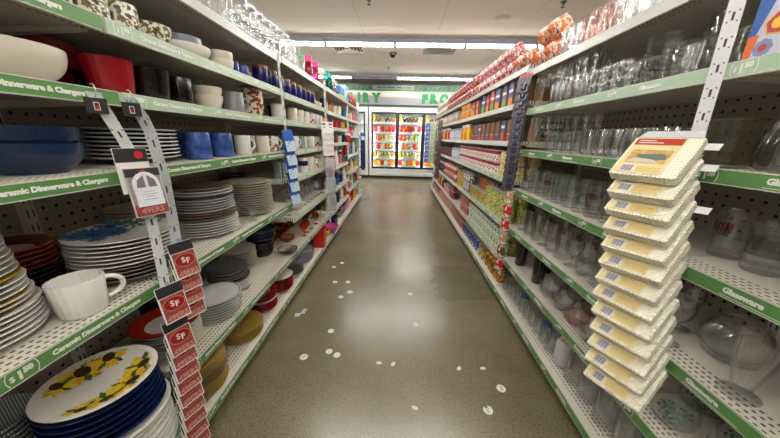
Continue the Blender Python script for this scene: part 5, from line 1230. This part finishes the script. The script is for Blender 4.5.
bx['parts'] = [('printed_front', b.mesh('printed_front', [mat('box blue', (20, 90, 180), 0.4), mat('box orange', (236, 110, 50), 0.4), mat('box yellow', (250, 190, 40), 0.4), mat('box red', (190, 40, 30), 0.4), mat('box grey blue', (120, 150, 190), 0.4), mat('box violet', (150, 130, 180), 0.4), mat('box pink', (240, 120, 210), 0.4), mat('box dark blue', (40, 60, 100), 0.4)]), 'front with a red hexagon badge')]
inst(bx, 'tall lilac box with red hexagon badge beside the white clip strip', P('R', 0.715, 0.02, 1.455 + EPS), PI)
# top shelf
pk = vessel('tall_glass', 'glass', [(0.03, 0), (0.033, 0.005), (0.036, 0.13)], 0.0026, G_PINKISH, 0.014); ck = recolor(pk, G_CLEAR)
for i in range(11):
    y = 0.9 + 0.085 * i
    c = i in (6, 7, 8)
    inst(pk if c else ck, f'{"rosy" if c else "clear"} tall glass, {ordw(i + 1)} along the front of the glassware top shelf', P('R', y, 0.05, 1.70 + EPS), 0, 'tall glasses on the top shelf')
    inst(ck, f'clear tall glass, {ordw(i + 1)} along the second row of the glassware top shelf', P('R', y + 0.03, 0.14, 1.70 + EPS), 0, 'tall glasses on the top shelf')

# --- cream placemat packs on the white strip
PNV = Vector((-0.9, -0.44, 0)).normalized()
MR, LR = strip_obj((0.8345, 0.846, 1.655), (0.8345, 0.83, 1.0), 0.03, 'wide white clip strip carrying the cream placemat packs', None, (-0.8, -0.6, 0))
pw, ph, pt, NL = 0.078, 0.15, 0.0066, 4
def pad_mesh():
    b = MB()
    nx, nz = 48, 48
    for lay in range(NL):
        y0 = -0.0292 + lay * 0.0073
        for s in (0, 1):
            vs = []
            for i in range(nx + 1):
                for j in range(nz + 1):
                    u, v = i / nx, j / nz
                    bu = math.sin(PI * 16 * u) * math.sin(PI * 16 * v)
                    edge = min(u, 1 - u, v, 1 - v)
                    yy = y0 + (pt if s else 0) - (0.002 if s else -0.002) * 0.5 + (0.003 if s else -0.003) * abs(bu) ** 0.7 * (1 if (lay == NL - 1 and s) or (lay == 0 and not s) else 0.1)
                    sx = 0.003 * abs(math.sin(PI * 16 * u)); sz = 0.003 * abs(math.sin(PI * 16 * v))
                    x = (u - 0.5) * 2 * pw + ((-sz if i == 0 else sz) if i in (0, nx) else 0)
                    z = -v * ph + ((sx if j == 0 else -sx) if j in (0, nz) else 0)
                    vs.append((x, yy, z))
            fs = [(i*(nz+1)+j, i*(nz+1)+j+1, (i+1)*(nz+1)+j+1, (i+1)*(nz+1)+j) for i in range(nx) for j in range(nz)]
            b.add(vs, fs)
        n = (nx + 1) * (nz + 1); o0 = len(b.v) - 2 * n
        rim = [i*(nz+1) for i in range(nx+1)] + [nx*(nz+1)+j for j in range(1, nz+1)] + [i*(nz+1)+nz for i in range(nx-1, -1, -1)] + [j for j in range(nz-1, 0, -1)]
        for a, c in zip(rim, rim[1:] + rim[:1]):
            b.f.append((o0 + a, o0 + c, o0 + n + c, o0 + n + a)); b.m.append(0)
    return b.mesh('placemat_pack', mat('cream weave', (238, 233, 212), 0.7), True, 50)
PKK = K('placemat_pack', 'placemat pack', pad_mesh())
b = MB()
# viewer's left is local +x
LS = lambda x0, z0, x1, z1, y0, y1, mi: b.box((x0 * 0.82 - 0.002, y0, z0 * 0.95), (x1 * 0.82 - 0.002, y1, z1 * 0.95), mi)
LS(-0.05, -0.152, 0.09, -0.004, 0.0012, 0.0022, 0)
LS(-0.05, -0.034, 0.088, -0.007, 0.0022, 0.0026, 1)
for q, wl in enumerate((0.05, 0.075)): LS(0.078 - wl, -0.018 - 0.009*q, 0.078, -0.0145 - 0.009*q, 0.0026, 0.0028, 2)
LS(-0.042, -0.112, 0.075, -0.056, 0.0022, 0.0026, 3)
b.add([(-0.022, 0.0028, -0.104), (0.056, 0.0028, -0.104), (0.044, 0.0028, -0.086), (-0.008, 0.0028, -0.092)], [(0, 1, 2, 3)], 4)
b.add([(-0.034, 0.0028, -0.09), (-0.01, 0.0028, -0.093), (0.036, 0.0028, -0.084), (0.04, 0.0028, -0.072), (-0.024, 0.0028, -0.067)], [(0, 1, 2, 3, 4)], 5)
LS(0.03, -0.15, 0.07, -0.12, 0.0022, 0.0027, 2)
for q in range(11): b.box((0.026 + 0.0027*q, 0.0027, -0.14), (0.0271 + 0.0027*q + (0.0008 if q % 3 else 0), 0.0029, -0.117), 6)
for q in range(5): LS(-0.044, -0.128 - 0.0045*q, 0.022, -0.1265 - 0.0045*q, 0.0022, 0.0025, 7)
lab = b.mesh('label_card', [mat('label straw yellow', (230, 212, 156), 0.35), mat('label rust red', (176, 60, 30), 0.4), M_CWHITE, mat('label photo tan', (196, 160, 96), 0.4, var=0.35, scale=60), mat('label photo grey', (206, 196, 180), 0.4), mat('label photo teal', (104, 120, 116), 0.4), mat('barcode ink', (90, 90, 120), 0.5), mat('label fine print', (206, 170, 90), 0.5)])
hb = MB().add([(-0.075, 0.001, 0.0), (0.075, 0.001, 0.0), (0.065, -0.002, 0.03), (-0.065, -0.002, 0.03), (-0.075, -0.001, 0.0), (0.075, -0.001, 0.0), (0.065, -0.004, 0.03), (-0.065, -0.004, 0.03)], [(0, 1, 2, 3), (7, 6, 5, 4), (0, 4, 5, 1), (1, 5, 6, 2), (2, 6, 7, 3), (3, 7, 4, 0)]).mesh('bag_header', milky('milky film', (232, 232, 236), 0.62))
tabm = MB().box((-0.112, -0.014, -0.03), (-0.083, -0.013, -0.006)).mesh('hang_tab', mat('white tab', (226, 226, 226), 0.4))
PKK['parts'] = [('label_card', lab, 'straw yellow label with a barcode'), ('bag_header', hb)]
PKT = {**PKK, 'parts': PKK['parts'] + [('hang_tab', tabm, 'white plastic tab')]}
up = Vector((0, 0, 1)); uu = (-up).cross(PNV).normalized()
MB0 = Matrix((uu, PNV, up)).transposed().to_4x4()
for i in range(13):
    base = Vector((0.7875, 0.868 - 0.0088 * i, 1.268 - 0.0562 * i))
    R = Matrix.Translation(base) @ MB0 @ Matrix.Rotation(math.radians((0, 1, 0, 1.5, 3, 2, 0, -1.5, 0, 1.5, 1, 0, 1.5)[i]), 4, 'Y') @ Matrix.Rotation(math.radians(46), 4, 'X')
    inst(PKT if i in (0, 1, 3) else PKK, f'cream placemat pack, {"topmost with its whole red and yellow label" if i == 0 else ("bottom one" if i == 12 else ordw(i + 1) + " from the top")} on the white clip strip', (0, 0, 0), 0, 'cream placemat packs', mx=R)

# ------------------------------------------------------------------ grocery bays
GN = {0.093: 'grocery base deck', 0.33: 'first grocery shelf up', 0.616: 'second grocery shelf up', 0.96: 'third grocery shelf up', 1.245: 'fourth grocery shelf up', 1.515: 'fifth grocery shelf up', 1.74: 'grocery top shelf'}
def cank(c, c2, r=0.037, h=0.11):
    key = ('can', c, c2, r, h)
    if key not in FK:
        FK[key] = can_kind(r, h, printed(f'can {c} {c2} {h}', [PAL[c], PAL[c], PAL[c2], PAL['white'] if c != 'white' else PAL[c2]], 55, 0.35, (1, 1, 1.4)))
    return FK[key]
def seg(z, y0, y1, pitch, kind, desc, layers=1, lh=0.11, d=0.045, rz=0.0, back=0, cat=None, bo=0.09):
    n = max(1, int((y1 - y0) / pitch + 0.5))
    for i in range(n):
        for l in range(layers):
            for q in range(1 + back):
                y = y0 + pitch * (i + 0.5)
                kk = kind[i % len(kind)] if isinstance(kind, list) else kind
                ds = desc[i % len(desc)] if isinstance(desc, list) else desc
                pos = (('upper ' if l == layers - 1 else ('lower ' if l == 0 else 'middle ')) if layers > 1 else '') + ('back ' if q else '')
                inst(kk, f"{ds}, {ordw(i + 1)} along its {pos}row on the {GN[z]}", P('R', y + rnd.uniform(-0.004, 0.004), d + q * bo + rnd.uniform(-0.003, 0.003), z + EPS + l * lh), rz + rnd.uniform(-0.05, 0.05), f'{ds.split(",")[0]} goods on the {GN[z]}', cat=cat)
def noodle(name, cols, sd, w=0.108, d=0.12, h=0.115): return K('noodle_pack', 'noodle pack', pillow_me('noodle_pack', w, d, h, printed(name, cols, 44, 0.3, detail=2.0), sd, 8, 8))
NO = noodle('orange pack', [(238, 110, 30), (238, 110, 30), (226, 214, 200), (150, 70, 30)], 1)
NP = noodle('pink pack', [(226, 60, 120), (236, 226, 222), (200, 30, 50), (236, 226, 222)], 2)
NR = noodle('red pack', [(186, 36, 44), (186, 36, 44), (226, 200, 186), (140, 36, 30)], 3)
inst(NO, 'orange noodle pack at the joint, lower one nearest the rosy glasses'.replace(' nearest', ' beside'), P('R', 1.85, 0.05, 1.70 + EPS), 0, 'orange packs at the joint'); inst(NO, 'orange noodle pack at the joint, upper one beside the rosy glasses', P('R', 1.85, 0.05, 1.70 + 0.118), 0, 'orange packs at the joint')
inst(NO, 'orange noodle pack at the joint, lower one next to the groceries', P('R', 1.98, 0.05, 1.70 + EPS), 0, 'orange packs at the joint'); inst(NO, 'orange noodle pack at the joint, upper one next to the groceries', P('R', 1.98, 0.05, 1.70 + 0.118), 0, 'orange packs at the joint')
seg(1.74, 2.08, 2.36, 0.135, NO, 'orange noodle pack', 1)
seg(1.74, 2.38, 3.34, 0.135, NP, 'pink and white noodle pack', 2, 0.116)
seg(1.74, 3.36, 5.4, 0.135, NR, 'red and white noodle pack', 2, 0.116)
seg(1.74, 5.42, 6.9, 0.135, noodle('mixed pack', [(206, 60, 60), (226, 216, 206), (226, 216, 206), (120, 90, 70)], 4), 'white and red noodle pack', 2, 0.116)
# fifth shelf: meal boxes with tan sides
TANB = mat('tan carton', (150, 112, 76), 0.6, var=0.08, scale=20)
def front2(name, a, b2, c): return banded(name, [(0, PAL[b2]), (0.34, PAL[a]), (0.55, PAL[c]), (0.66, PAL[a])], 0.4, 2, 0.19)
MB1 = box_kind('meal_box', 'box', 0.1, 0.1, 0.185, TANB, front2('blue over orange', 'blue', 'orange', 'white'))
MB2 = box_kind('meal_box', 'box', 0.1, 0.1, 0.185, TANB, front2('blue over green', 'blue', 'green', 'white'))
MB3 = box_kind('meal_box', 'box', 0.1, 0.1, 0.185, TANB, front2('red over green', 'red', 'green', 'white'))
MB4 = box_kind('meal_box', 'box', 0.1, 0.1, 0.17, TANB, front2('red over orange', 'red', 'orange', 'tan'))
seg(1.515, 2.2, 3.3, 0.155, [MB2, MB1, MB2, MB1, MB3, MB4, MB2], ['blue and green meal box', 'blue and orange meal box', 'blue and green meal box', 'blue and orange meal box', 'red and green meal box', 'red and orange meal box', 'blue and green meal box'], d=0.03, rz=PI)
seg(1.515, 3.36, 3.7, 0.16, MB4, 'red and amber meal box', d=0.03, rz=PI)
seg(1.515, 3.75, 4.3, 0.125, cank('orange', 'yellow', 0.055, 0.088), 'big orange yellow can', 2, 0.09, 0.065)
WB = box_kind('meal_box', 'box', 0.12, 0.075, 0.15, mat('pale carton', (206, 196, 180), 0.5), printed('white box print', [(226, 220, 210), (226, 220, 210), (180, 50, 40), (90, 60, 50)], 16))
seg(1.515, 4.5, 6.9, 0.2, WB, 'white meal box', d=0.03, rz=PI)
# fourth shelf: brown cartons
def tray(a): return banded('tray ' + a, [(0, PAL[a]), (0.3, PAL['tan']), (0.36, PAL['brown'])], 0.5, 2, 0.165)
CT = [box_kind('pasta_box', 'box', 0.085, 0.1, 0.165, TANB, tray(c)) for c in ('red', 'orange', 'blue', 'red', 'blue')]
CT[1] = box_kind('pasta_box', 'box', 0.085, 0.1, 0.165, TANB, front2('blue over red', 'blue', 'red', 'white'))
seg(1.245, 2.3, 3.62, 0.145, CT, ['tan pasta box with red foot', 'blue and red pasta box', 'tan pasta box with blue foot', 'tan pasta box with red foot', 'tan pasta box with blue foot'], d=0.03, rz=PI)
seg(1.245, 3.7, 4.1, 0.11, [botk('yellow'), botk('orange')], ['yellow bottle', 'orange bottle'])
CRT = box_kind('drink_carton', 'carton', 0.09, 0.08, 0.16, mat('pale blue carton', (196, 206, 214), 0.5), printed('pale blue carton print', [(206, 214, 222), (206, 214, 222), (90, 130, 180), (206, 214, 222)], 24))
seg(1.245, 4.15, 5.1, 0.105, CRT, 'pale blue carton', 1, d=0.03, rz=PI)
seg(1.245, 5.15, 6.9, 0.12, [botk('red'), botk('yellow'), botk('black')], ['red bottle', 'yellow bottle', 'black bottle'])
chow = K('shipping_carton', 'carton', bevel_box('shipping_carton', (-0.2, -0.06, 0), (0, 0.06, 0.17), TANB, 0.002, 1))
b = MB().box((-0.19, 0.0602, 0.03), (-0.02, 0.0612, 0.14), 0)
for t, zz_ in (('CHOW', 0.09), ('MEIN', 0.045)):
    vs, fs = text_geo(t, 0.045, 0.001, 'CENTER'); b.add([(-0.105 - v[0], 0.0616, zz_ + v[1]) for v in vs], fs, 1)
chow['parts'] = [('printed_panel', b.mesh('printed_panel', [mat('carton black panel', (30, 24, 20), 0.5), mat('carton cream ink', (206, 180, 140), 0.5)]), 'dark panel with cream lettering')]
inst(chow, 'brown carton with dark lettered panel behind the dark blister strip', P('R', 2.15, 0.12, 1.245 + EPS), PI)
inst(K('shipping_carton', 'carton', chow['mesh']), 'plain brown carton on the shelf above the lettered one', P('R', 2.14, 0.12, 1.515 + EPS), PI)
# third shelf: cans
seg(0.96, 2.1, 2.46, 0.118, cank('yellow', 'white', 0.052, 0.1), 'yellow and white can', 2, 0.102, 0.06, back=1, bo=0.115)
def pictured(name, stops, pic, span):
    m = banded(name, stops, 0.35, 2, span); nt = m.node_tree; p = nt.nodes['Principled BSDF']
    tc = nt.nodes.new('ShaderNodeTexCoord'); n = nt.nodes.new('ShaderNodeTexNoise'); n.inputs['Scale'].default_value = 30
    nt.links.new(tc.outputs['Object'], n.inputs['Vector'])
    x, y, z = object_xyz(nt)
    k = math_node(nt, 'MULTIPLY', math_node(nt, 'GREATER_THAN', n.outputs['Fac'], 0.52), math_node(nt, 'MULTIPLY', math_node(nt, 'GREATER_THAN', z, span * 0.16), math_node(nt, 'LESS_THAN', z, span * 0.56)))
    mx = nt.nodes.new('ShaderNodeMix'); mx.data_type = 'RGBA'
    nt.links.new(k, mx.inputs[0]); nt.links.new(p.inputs['Base Color'].links[0].from_socket, mx.inputs[6]); mx.inputs[7].default_value = srgb(*pic)
    nt.links.new(mx.outputs[2], p.inputs['Base Color'])
    return m
RW = can_kind(0.04, 0.1, pictured('red white label', [(0, PAL['white']), (0.66, PAL['red']), (0.8, (40, 50, 110)), (0.86, PAL['red'])], (170, 96, 50), 0.1))
seg(0.96, 2.52, 4.1, 0.092, RW, 'red and white can', 2, 0.102, 0.05, back=0)
JR = jar_kind(0.034, 0.15, mat('brown sauce', (96, 60, 40), 0.25), mat('navy lid', (24, 30, 80), 0.4), 'sauce_jar', 0.02, 0.85); BJ = botk('navy')
seg(0.96, 4.2, 4.75, 0.09, CRT, 'pale blue carton in front', d=0.02, rz=PI)
seg(0.96, 4.8, 6.9, 0.1, JR, 'brown sauce jar with navy lid', d=0.05)
# second shelf
GY = [cank('green', 'yellow', 0.036, 0.1), cank('yellow', 'green', 0.036, 0.1)]
seg(0.616, 2.1, 2.74, 0.08, GY, ['green and yellow can', 'yellow and green can'], 2, 0.102, 0.045, back=1)
seg(0.616, 2.78, 3.34, 0.095, cank('orange', 'green', 0.042, 0.11), 'orange and green can', 1, 0.112, 0.05)
seg(0.616, 2.78, 3.34, 0.11, cank('orange', 'brown', 0.05, 0.22), 'tall orange can', 1, 0.1, 0.16)
seg(0.616, 3.38, 3.68, 0.1, cank('white', 'navy', 0.045, 0.11), 'white can', 2, 0.112, 0.05)
seg(0.616, 3.72, 4.12, 0.13, cank('yellow', 'brown', 0.056, 0.105), 'big yellow can', 2, 0.107, 0.065)
seg(0.616, 4.2, 5.2, 0.132, NR, 'red and white soup pack', 2, 0.117)
seg(0.616, 5.25, 6.9, 0.1, [JR, BJ], ['brown sauce jar', 'navy bottle'], d=0.05)
# first shelf
seg(0.33, 2.1, 3.32, 0.074, cank('green', 'white', 0.034, 0.1), 'green and white can', 2, 0.102, 0.042, back=0)
seg(0.33, 2.1, 3.32, 0.078, cank('green', 'red', 0.034, 0.1), 'green and red can', 2, 0.102, 0.118)
seg(0.33, 3.36, 3.72, 0.08, cank('brown', 'red', 0.036, 0.1), 'brown and red can', 2, 0.102, 0.045)
seg(0.33, 4.3, 4.7, 0.09, cank('red', 'black', 0.04, 0.11), 'red and black can', 2, 0.112, 0.05)
seg(0.33, 4.75, 5.3, 0.1, [cank('white', 'red', 0.04, 0.12), cank('red', 'white', 0.04, 0.12)], ['white and red can', 'red and white can'], 1, 0.12, 0.05)
seg(0.33, 5.35, 6.9, 0.11, [JR, botk('red'), botk('yellow')], ['brown sauce jar', 'red bottle', 'yellow bottle'], d=0.05)
# base deck
RB = bottle_kind(0.032, 0.18, printed('red yellow bottle print', [(170, 30, 24), (220, 150, 40), (60, 110, 40), (170, 30, 24)], 22), mat('red cap', PAL['red'], 0.4), 'sauce_bottle', 0.5, 0.03)
seg(0.093, 2.1, 2.5, 0.08, RB, 'red and yellow sauce bottle', d=0.045, back=1)
seg(0.093, 2.54, 2.74, 0.1, cank('yellow', 'navy', 0.042, 0.13), 'yellow and navy can', 1, 0.13, 0.05, back=1)
seg(0.093, 2.78, 3.5, 0.09, cank('navy', 'blue', 0.04, 0.12), 'navy blue can', 1, 0.122, 0.05, back=1)
seg(0.093, 3.54, 4.3, 0.085, cank('red', 'brown', 0.038, 0.092), 'red and brown can', 2, 0.094, 0.048)
seg(0.093, 4.34, 5.6, 0.085, cank('red', 'tan', 0.038, 0.092), 'red and tan can', 2, 0.094, 0.048)
seg(0.093, 5.64, 6.9, 0.1, [cank('tan', 'red', 0.04, 0.12), JR], ['tan and red can', 'brown sauce jar'], d=0.05)

# --- strips on the grocery side
M7, L7 = strip_obj((RX - 0.02, 2.02, 1.70), (RX - 0.02, 2.04, 0.9), 0.04, 'clip strip of dark blister packs between glassware and groceries', None, (-0.9, -0.44, 0))
bl = K('blister_pack', 'blister pack', bevel_box('blister_pack', (-0.05, -0.002, -0.12), (0.05, 0.0, 0.0), mat('slate card', (70, 67, 80), 0.35), 0.001, 1))
dm = MB()
dm.lathe([(0.0, 0.007), (0.012, 0.0068), (0.022, 0.005), (0.027, 0.0)], 24, closed=False); dm.v = [(x - 0.012, z, y - 0.085) for x, y, z in dm.v]
bl['parts'] = [('blister', dm.mesh('blister', mat('glossy slate', (58, 55, 70), 0.1), True), 'glossy dark dome')]
hd = MB().box((-0.05, 0, -0.02), (0.05, 0.0006, 0)).mesh('red_header', mat('card red', (190, 30, 40), 0.4))
for i in range(14):
    k = bl if i else {'name': 'blister_pack', 'cat': 'blister pack', 'mesh': bl['mesh'], 'parts': bl['parts'] + [('red_header', hd, 'red header')]}
    hang(k, M7, 0.03 + 0.05 * i, f'dark blister pack, {ordw(i + 1)} down the strip between glassware and groceries', 15, 0.02, 'dark blister packs')
M8, L8 = strip_obj((RX - 0.02, 2.0, 0.9), (RX - 0.02, 2.02, 0.22), 0.03, 'lower clip strip of small snack packets under the blister packs', None, (-0.9, -0.44, 0))
sp = {c: K('snack_packet', 'packet', pillow_me('snack_packet', 0.075, 0.022, 0.1, printed('packet ' + c, [PAL[c], PAL[c], PAL['white'], PAL['brown']], 30, 0.3), 9, 6, 6)) for c in ('tan', 'red', 'brown')}
for i, c in enumerate(('tan', 'red', 'red', 'tan', 'brown', 'red')):
    R = M8 @ Matrix.Translation((0, 0.024, -0.1 - 0.108 * i)) @ Matrix.Rotation(PI / 2, 4, 'Z')
    inst(sp[c], f'{c} snack packet, {ordw(i + 1)} down the strip under the blister packs', (0, 0, 0), 0, 'snack packets under the blister packs', mx=R)
M9, L9 = strip_obj((RX - 0.05, 5.72, 1.66), (RX - 0.05, 5.74, 0.4), 0.028, 'clip strip of grey packets in the last grocery bays', None, (-0.7, -0.7, 0))
gp = K('grey_packet', 'packet', bevel_box('grey_packet', (-0.05, -0.008, -0.13), (0.05, 0, 0), mat('packet slate', (86, 82, 92), 0.3), 0.002, 1), [('printed_face', MB().box((-0.045, 0, -0.11), (0.045, 0.0006, -0.04)).mesh('printed_face', printed('grey packet print', [(150, 146, 150), (90, 60, 50), (60, 58, 66)], 24)))])
for i in range(11): hang(gp, M9, 0.06 + 0.1 * i, f'grey packet, {ordw(i + 1)} down the strip in the last grocery bays', 12, 0.012, 'grey packets')
for si, (xx, col, nm, pr) in enumerate(((0.665, (224, 230, 240), 'blue checked', [(232, 236, 244), (60, 90, 190), (232, 236, 244)]), (0.79, (226, 232, 214), 'pale green', [(236, 238, 228), (170, 196, 150), (236, 238, 228)]))):
    Mq, Lq = strip_obj((xx, 6.92, 1.73), (xx, 6.92, 0.72), 0.03, f'clip strip of {nm} packets at the freezer end of the groceries', None, (-0.35, -0.93, 0))
    qk = K('flat_packet', 'packet', bevel_box('flat_packet', (-0.06, -0.01, -0.15), (0.06, 0, 0), mat(nm + ' pack', col, 0.4), 0.002, 1), [('printed_face', MB().box((-0.055, 0, -0.145), (0.055, 0.0006, -0.02)).mesh('printed_face', printed(nm + ' print', pr, 22, 0.4, (0.3, 1, 2))))])
    la = RX - 0.004 - xx
    child('arm', MB().tube([(0, 0, 0), (-0.936 * la, -0.352 * la, 0)] if si else [(0, 0, 0), (0, 0.0, 0.03), (-0.936 * la, -0.352 * la, 0.03)], 0.004, 6).mesh('arm', M_FRAME), ALL[-1])
    for i in range(9): hang(qk, Mq, 0.1 + 0.1 * i, f'{nm} packet, {ordw(i + 1)} down its strip at the freezer end', 12, 0.012, f'{nm} packets at the freezer end')
    
# ------------------------------------------------------------------ floor litter
M_STK = mat('sticker white', (228, 226, 218), 0.5); M_STI = mat('sticker print grey', (150, 148, 142), 0.5)
ST = [(-0.389, 1.358, 0, 'round white sticker at the dinnerware side, upper of the close pair'), (-0.335, 1.333, 0, 'round white sticker at the dinnerware side, lower of the close pair'), (-0.421, 1.54, 0, 'round white sticker just above the close pair'), (-0.525, 1.306, 2, 'crumpled round sticker closest to the dinnerware base'),
      (0.001, 1.284, 1, 'torn white sticker in the middle of the aisle'), (0.146, 1.644, 0, 'lone round white sticker right in the aisle centre'.replace('right ', '')), (0.125, 2.035, 0, 'lone round white sticker beyond the one in the aisle centre'), (0.377, 1.274, 1, 'small torn white label close to the glassware side'),
      (0.514, 1.282, 1, 'second small torn label beside the glassware base'), (0.572, 1.154, 2, 'large printed round sticker beside the glassware base'), (0.466, 1.029, 2, 'round white sticker with a bite torn out'), (0.113, 1.021, 1, 'grey torn label lowest in the aisle centre'),
      (-0.08, 1.287, 1, 'tiny curled paper shred left of the torn sticker'.replace('left of', 'next to')), (-0.439, 1.95, 0, 'round sticker beyond the paper scrap'), (-0.426, 2.194, 0, 'round sticker in the row of two, towards the aisle middle'), (-0.541, 2.185, 0, 'round sticker in the row of two, towards the dinnerware'), (-0.557, 2.575, 0, 'small round sticker among the most distant pair, aisle side'), (-0.618, 2.478, 0, 'small round sticker among the most distant pair, shelf side'), (-0.379, 2.03, 2, 'worn see through sticker close to the paper scrap')]
for i, (x, y, k, lb) in enumerate(ST):
    r = 0.021 if k == 0 else (0.0235 if k == 2 else 0.017)
    n = 20; pts = [(r * math.cos(2*PI*j/n), r * math.sin(2*PI*j/n)) for j in range(n)]
    if 'bite' in lb: pts = [(px if not 0 < math.atan2(py, px) < 0.9 else px * 0.35, py if not 0 < math.atan2(py, px) < 0.9 else py * 0.35) for px, py in pts]
    if k == 1: pts = [(px * (1 if abs(px) > r*0.3 else 0.8), py * 0.6) for px, py in pts]
    o = thing('floor_sticker', lb, 'sticker', MB().prism(pts, 0.0004, 0.0012).mesh('floor_sticker', M_STK), (x, y, 0), rnd.uniform(0, 6), 'stickers stuck to the floor')
    if k == 2: child('print', MB().box((-r*0.6, -0.003, 0.0013), (r*0.6, 0.001, 0.0014)).box((-r*0.5, 0.004, 0.0013), (r*0.5, 0.007, 0.0014)).mesh('print', M_STI), o)
sc_ = MB().add([(-0.045, -0.02, 0.001), (-0.01, -0.035, 0.004), (0.0, -0.008, 0.002), (0.03, -0.03, 0.012), (0.055, 0.01, 0.02), (0.035, 0.045, 0.008), (0.008, 0.006, 0.003), (-0.03, 0.01, 0.006)], [(0, 1, 2, 7), (2, 3, 4), (2, 4, 5, 6), (2, 6, 7)])
me = sc_.mesh('paper_scrap', mat('scrap paper', (216, 218, 224), 0.6))
thing('paper_scrap', 'torn white paper scrap lying by the dinnerware base deck', 'paper', me, (-0.69, 1.71, 0.0005), 0.5)

# ------------------------------------------------------------------ camera, light, view
Mw = [[0.9991, -0.0314, -0.0271], [0.0349, 0.2824, 0.9587], [0.0225, 0.9588, -0.2832]]   # columns: right, up, forward
cam = bpy.data.cameras.new('camera'); cam.sensor_width = 36; cam.lens = 275 / 780 * 36; cam.clip_start = 0.02
co = bpy.data.objects.new('camera', cam); COL.objects.link(co)
co.matrix_world = Matrix(((Mw[0][0], Mw[0][1], -Mw[0][2], 0), (Mw[1][0], Mw[1][1], -Mw[1][2], 0), (Mw[2][0], Mw[2][1], -Mw[2][2], 1.25), (0, 0, 0, 1)))
SC.camera = co
w = bpy.data.worlds.new('world'); SC.world = w; w.use_nodes = True
w.node_tree.nodes['Background'].inputs[0].default_value = (1, 0.98, 0.95, 1); w.node_tree.nodes['Background'].inputs[1].default_value = 0.15
SC.view_settings.view_transform = 'Standard'; SC.view_settings.look = 'None'; SC.view_settings.gamma = 1; SC.view_settings.use_curve_mapping = False
SC.view_settings.exposure = 2.25
cy = SC.cycles
cy.use_denoising = True; cy.max_bounces = 12; cy.diffuse_bounces = 2; cy.glossy_bounces = 5; cy.transmission_bounces = 8; cy.transparent_max_bounces = 80
cy.caustics_reflective = False; cy.caustics_refractive = False; cy.sample_clamp_indirect = 8
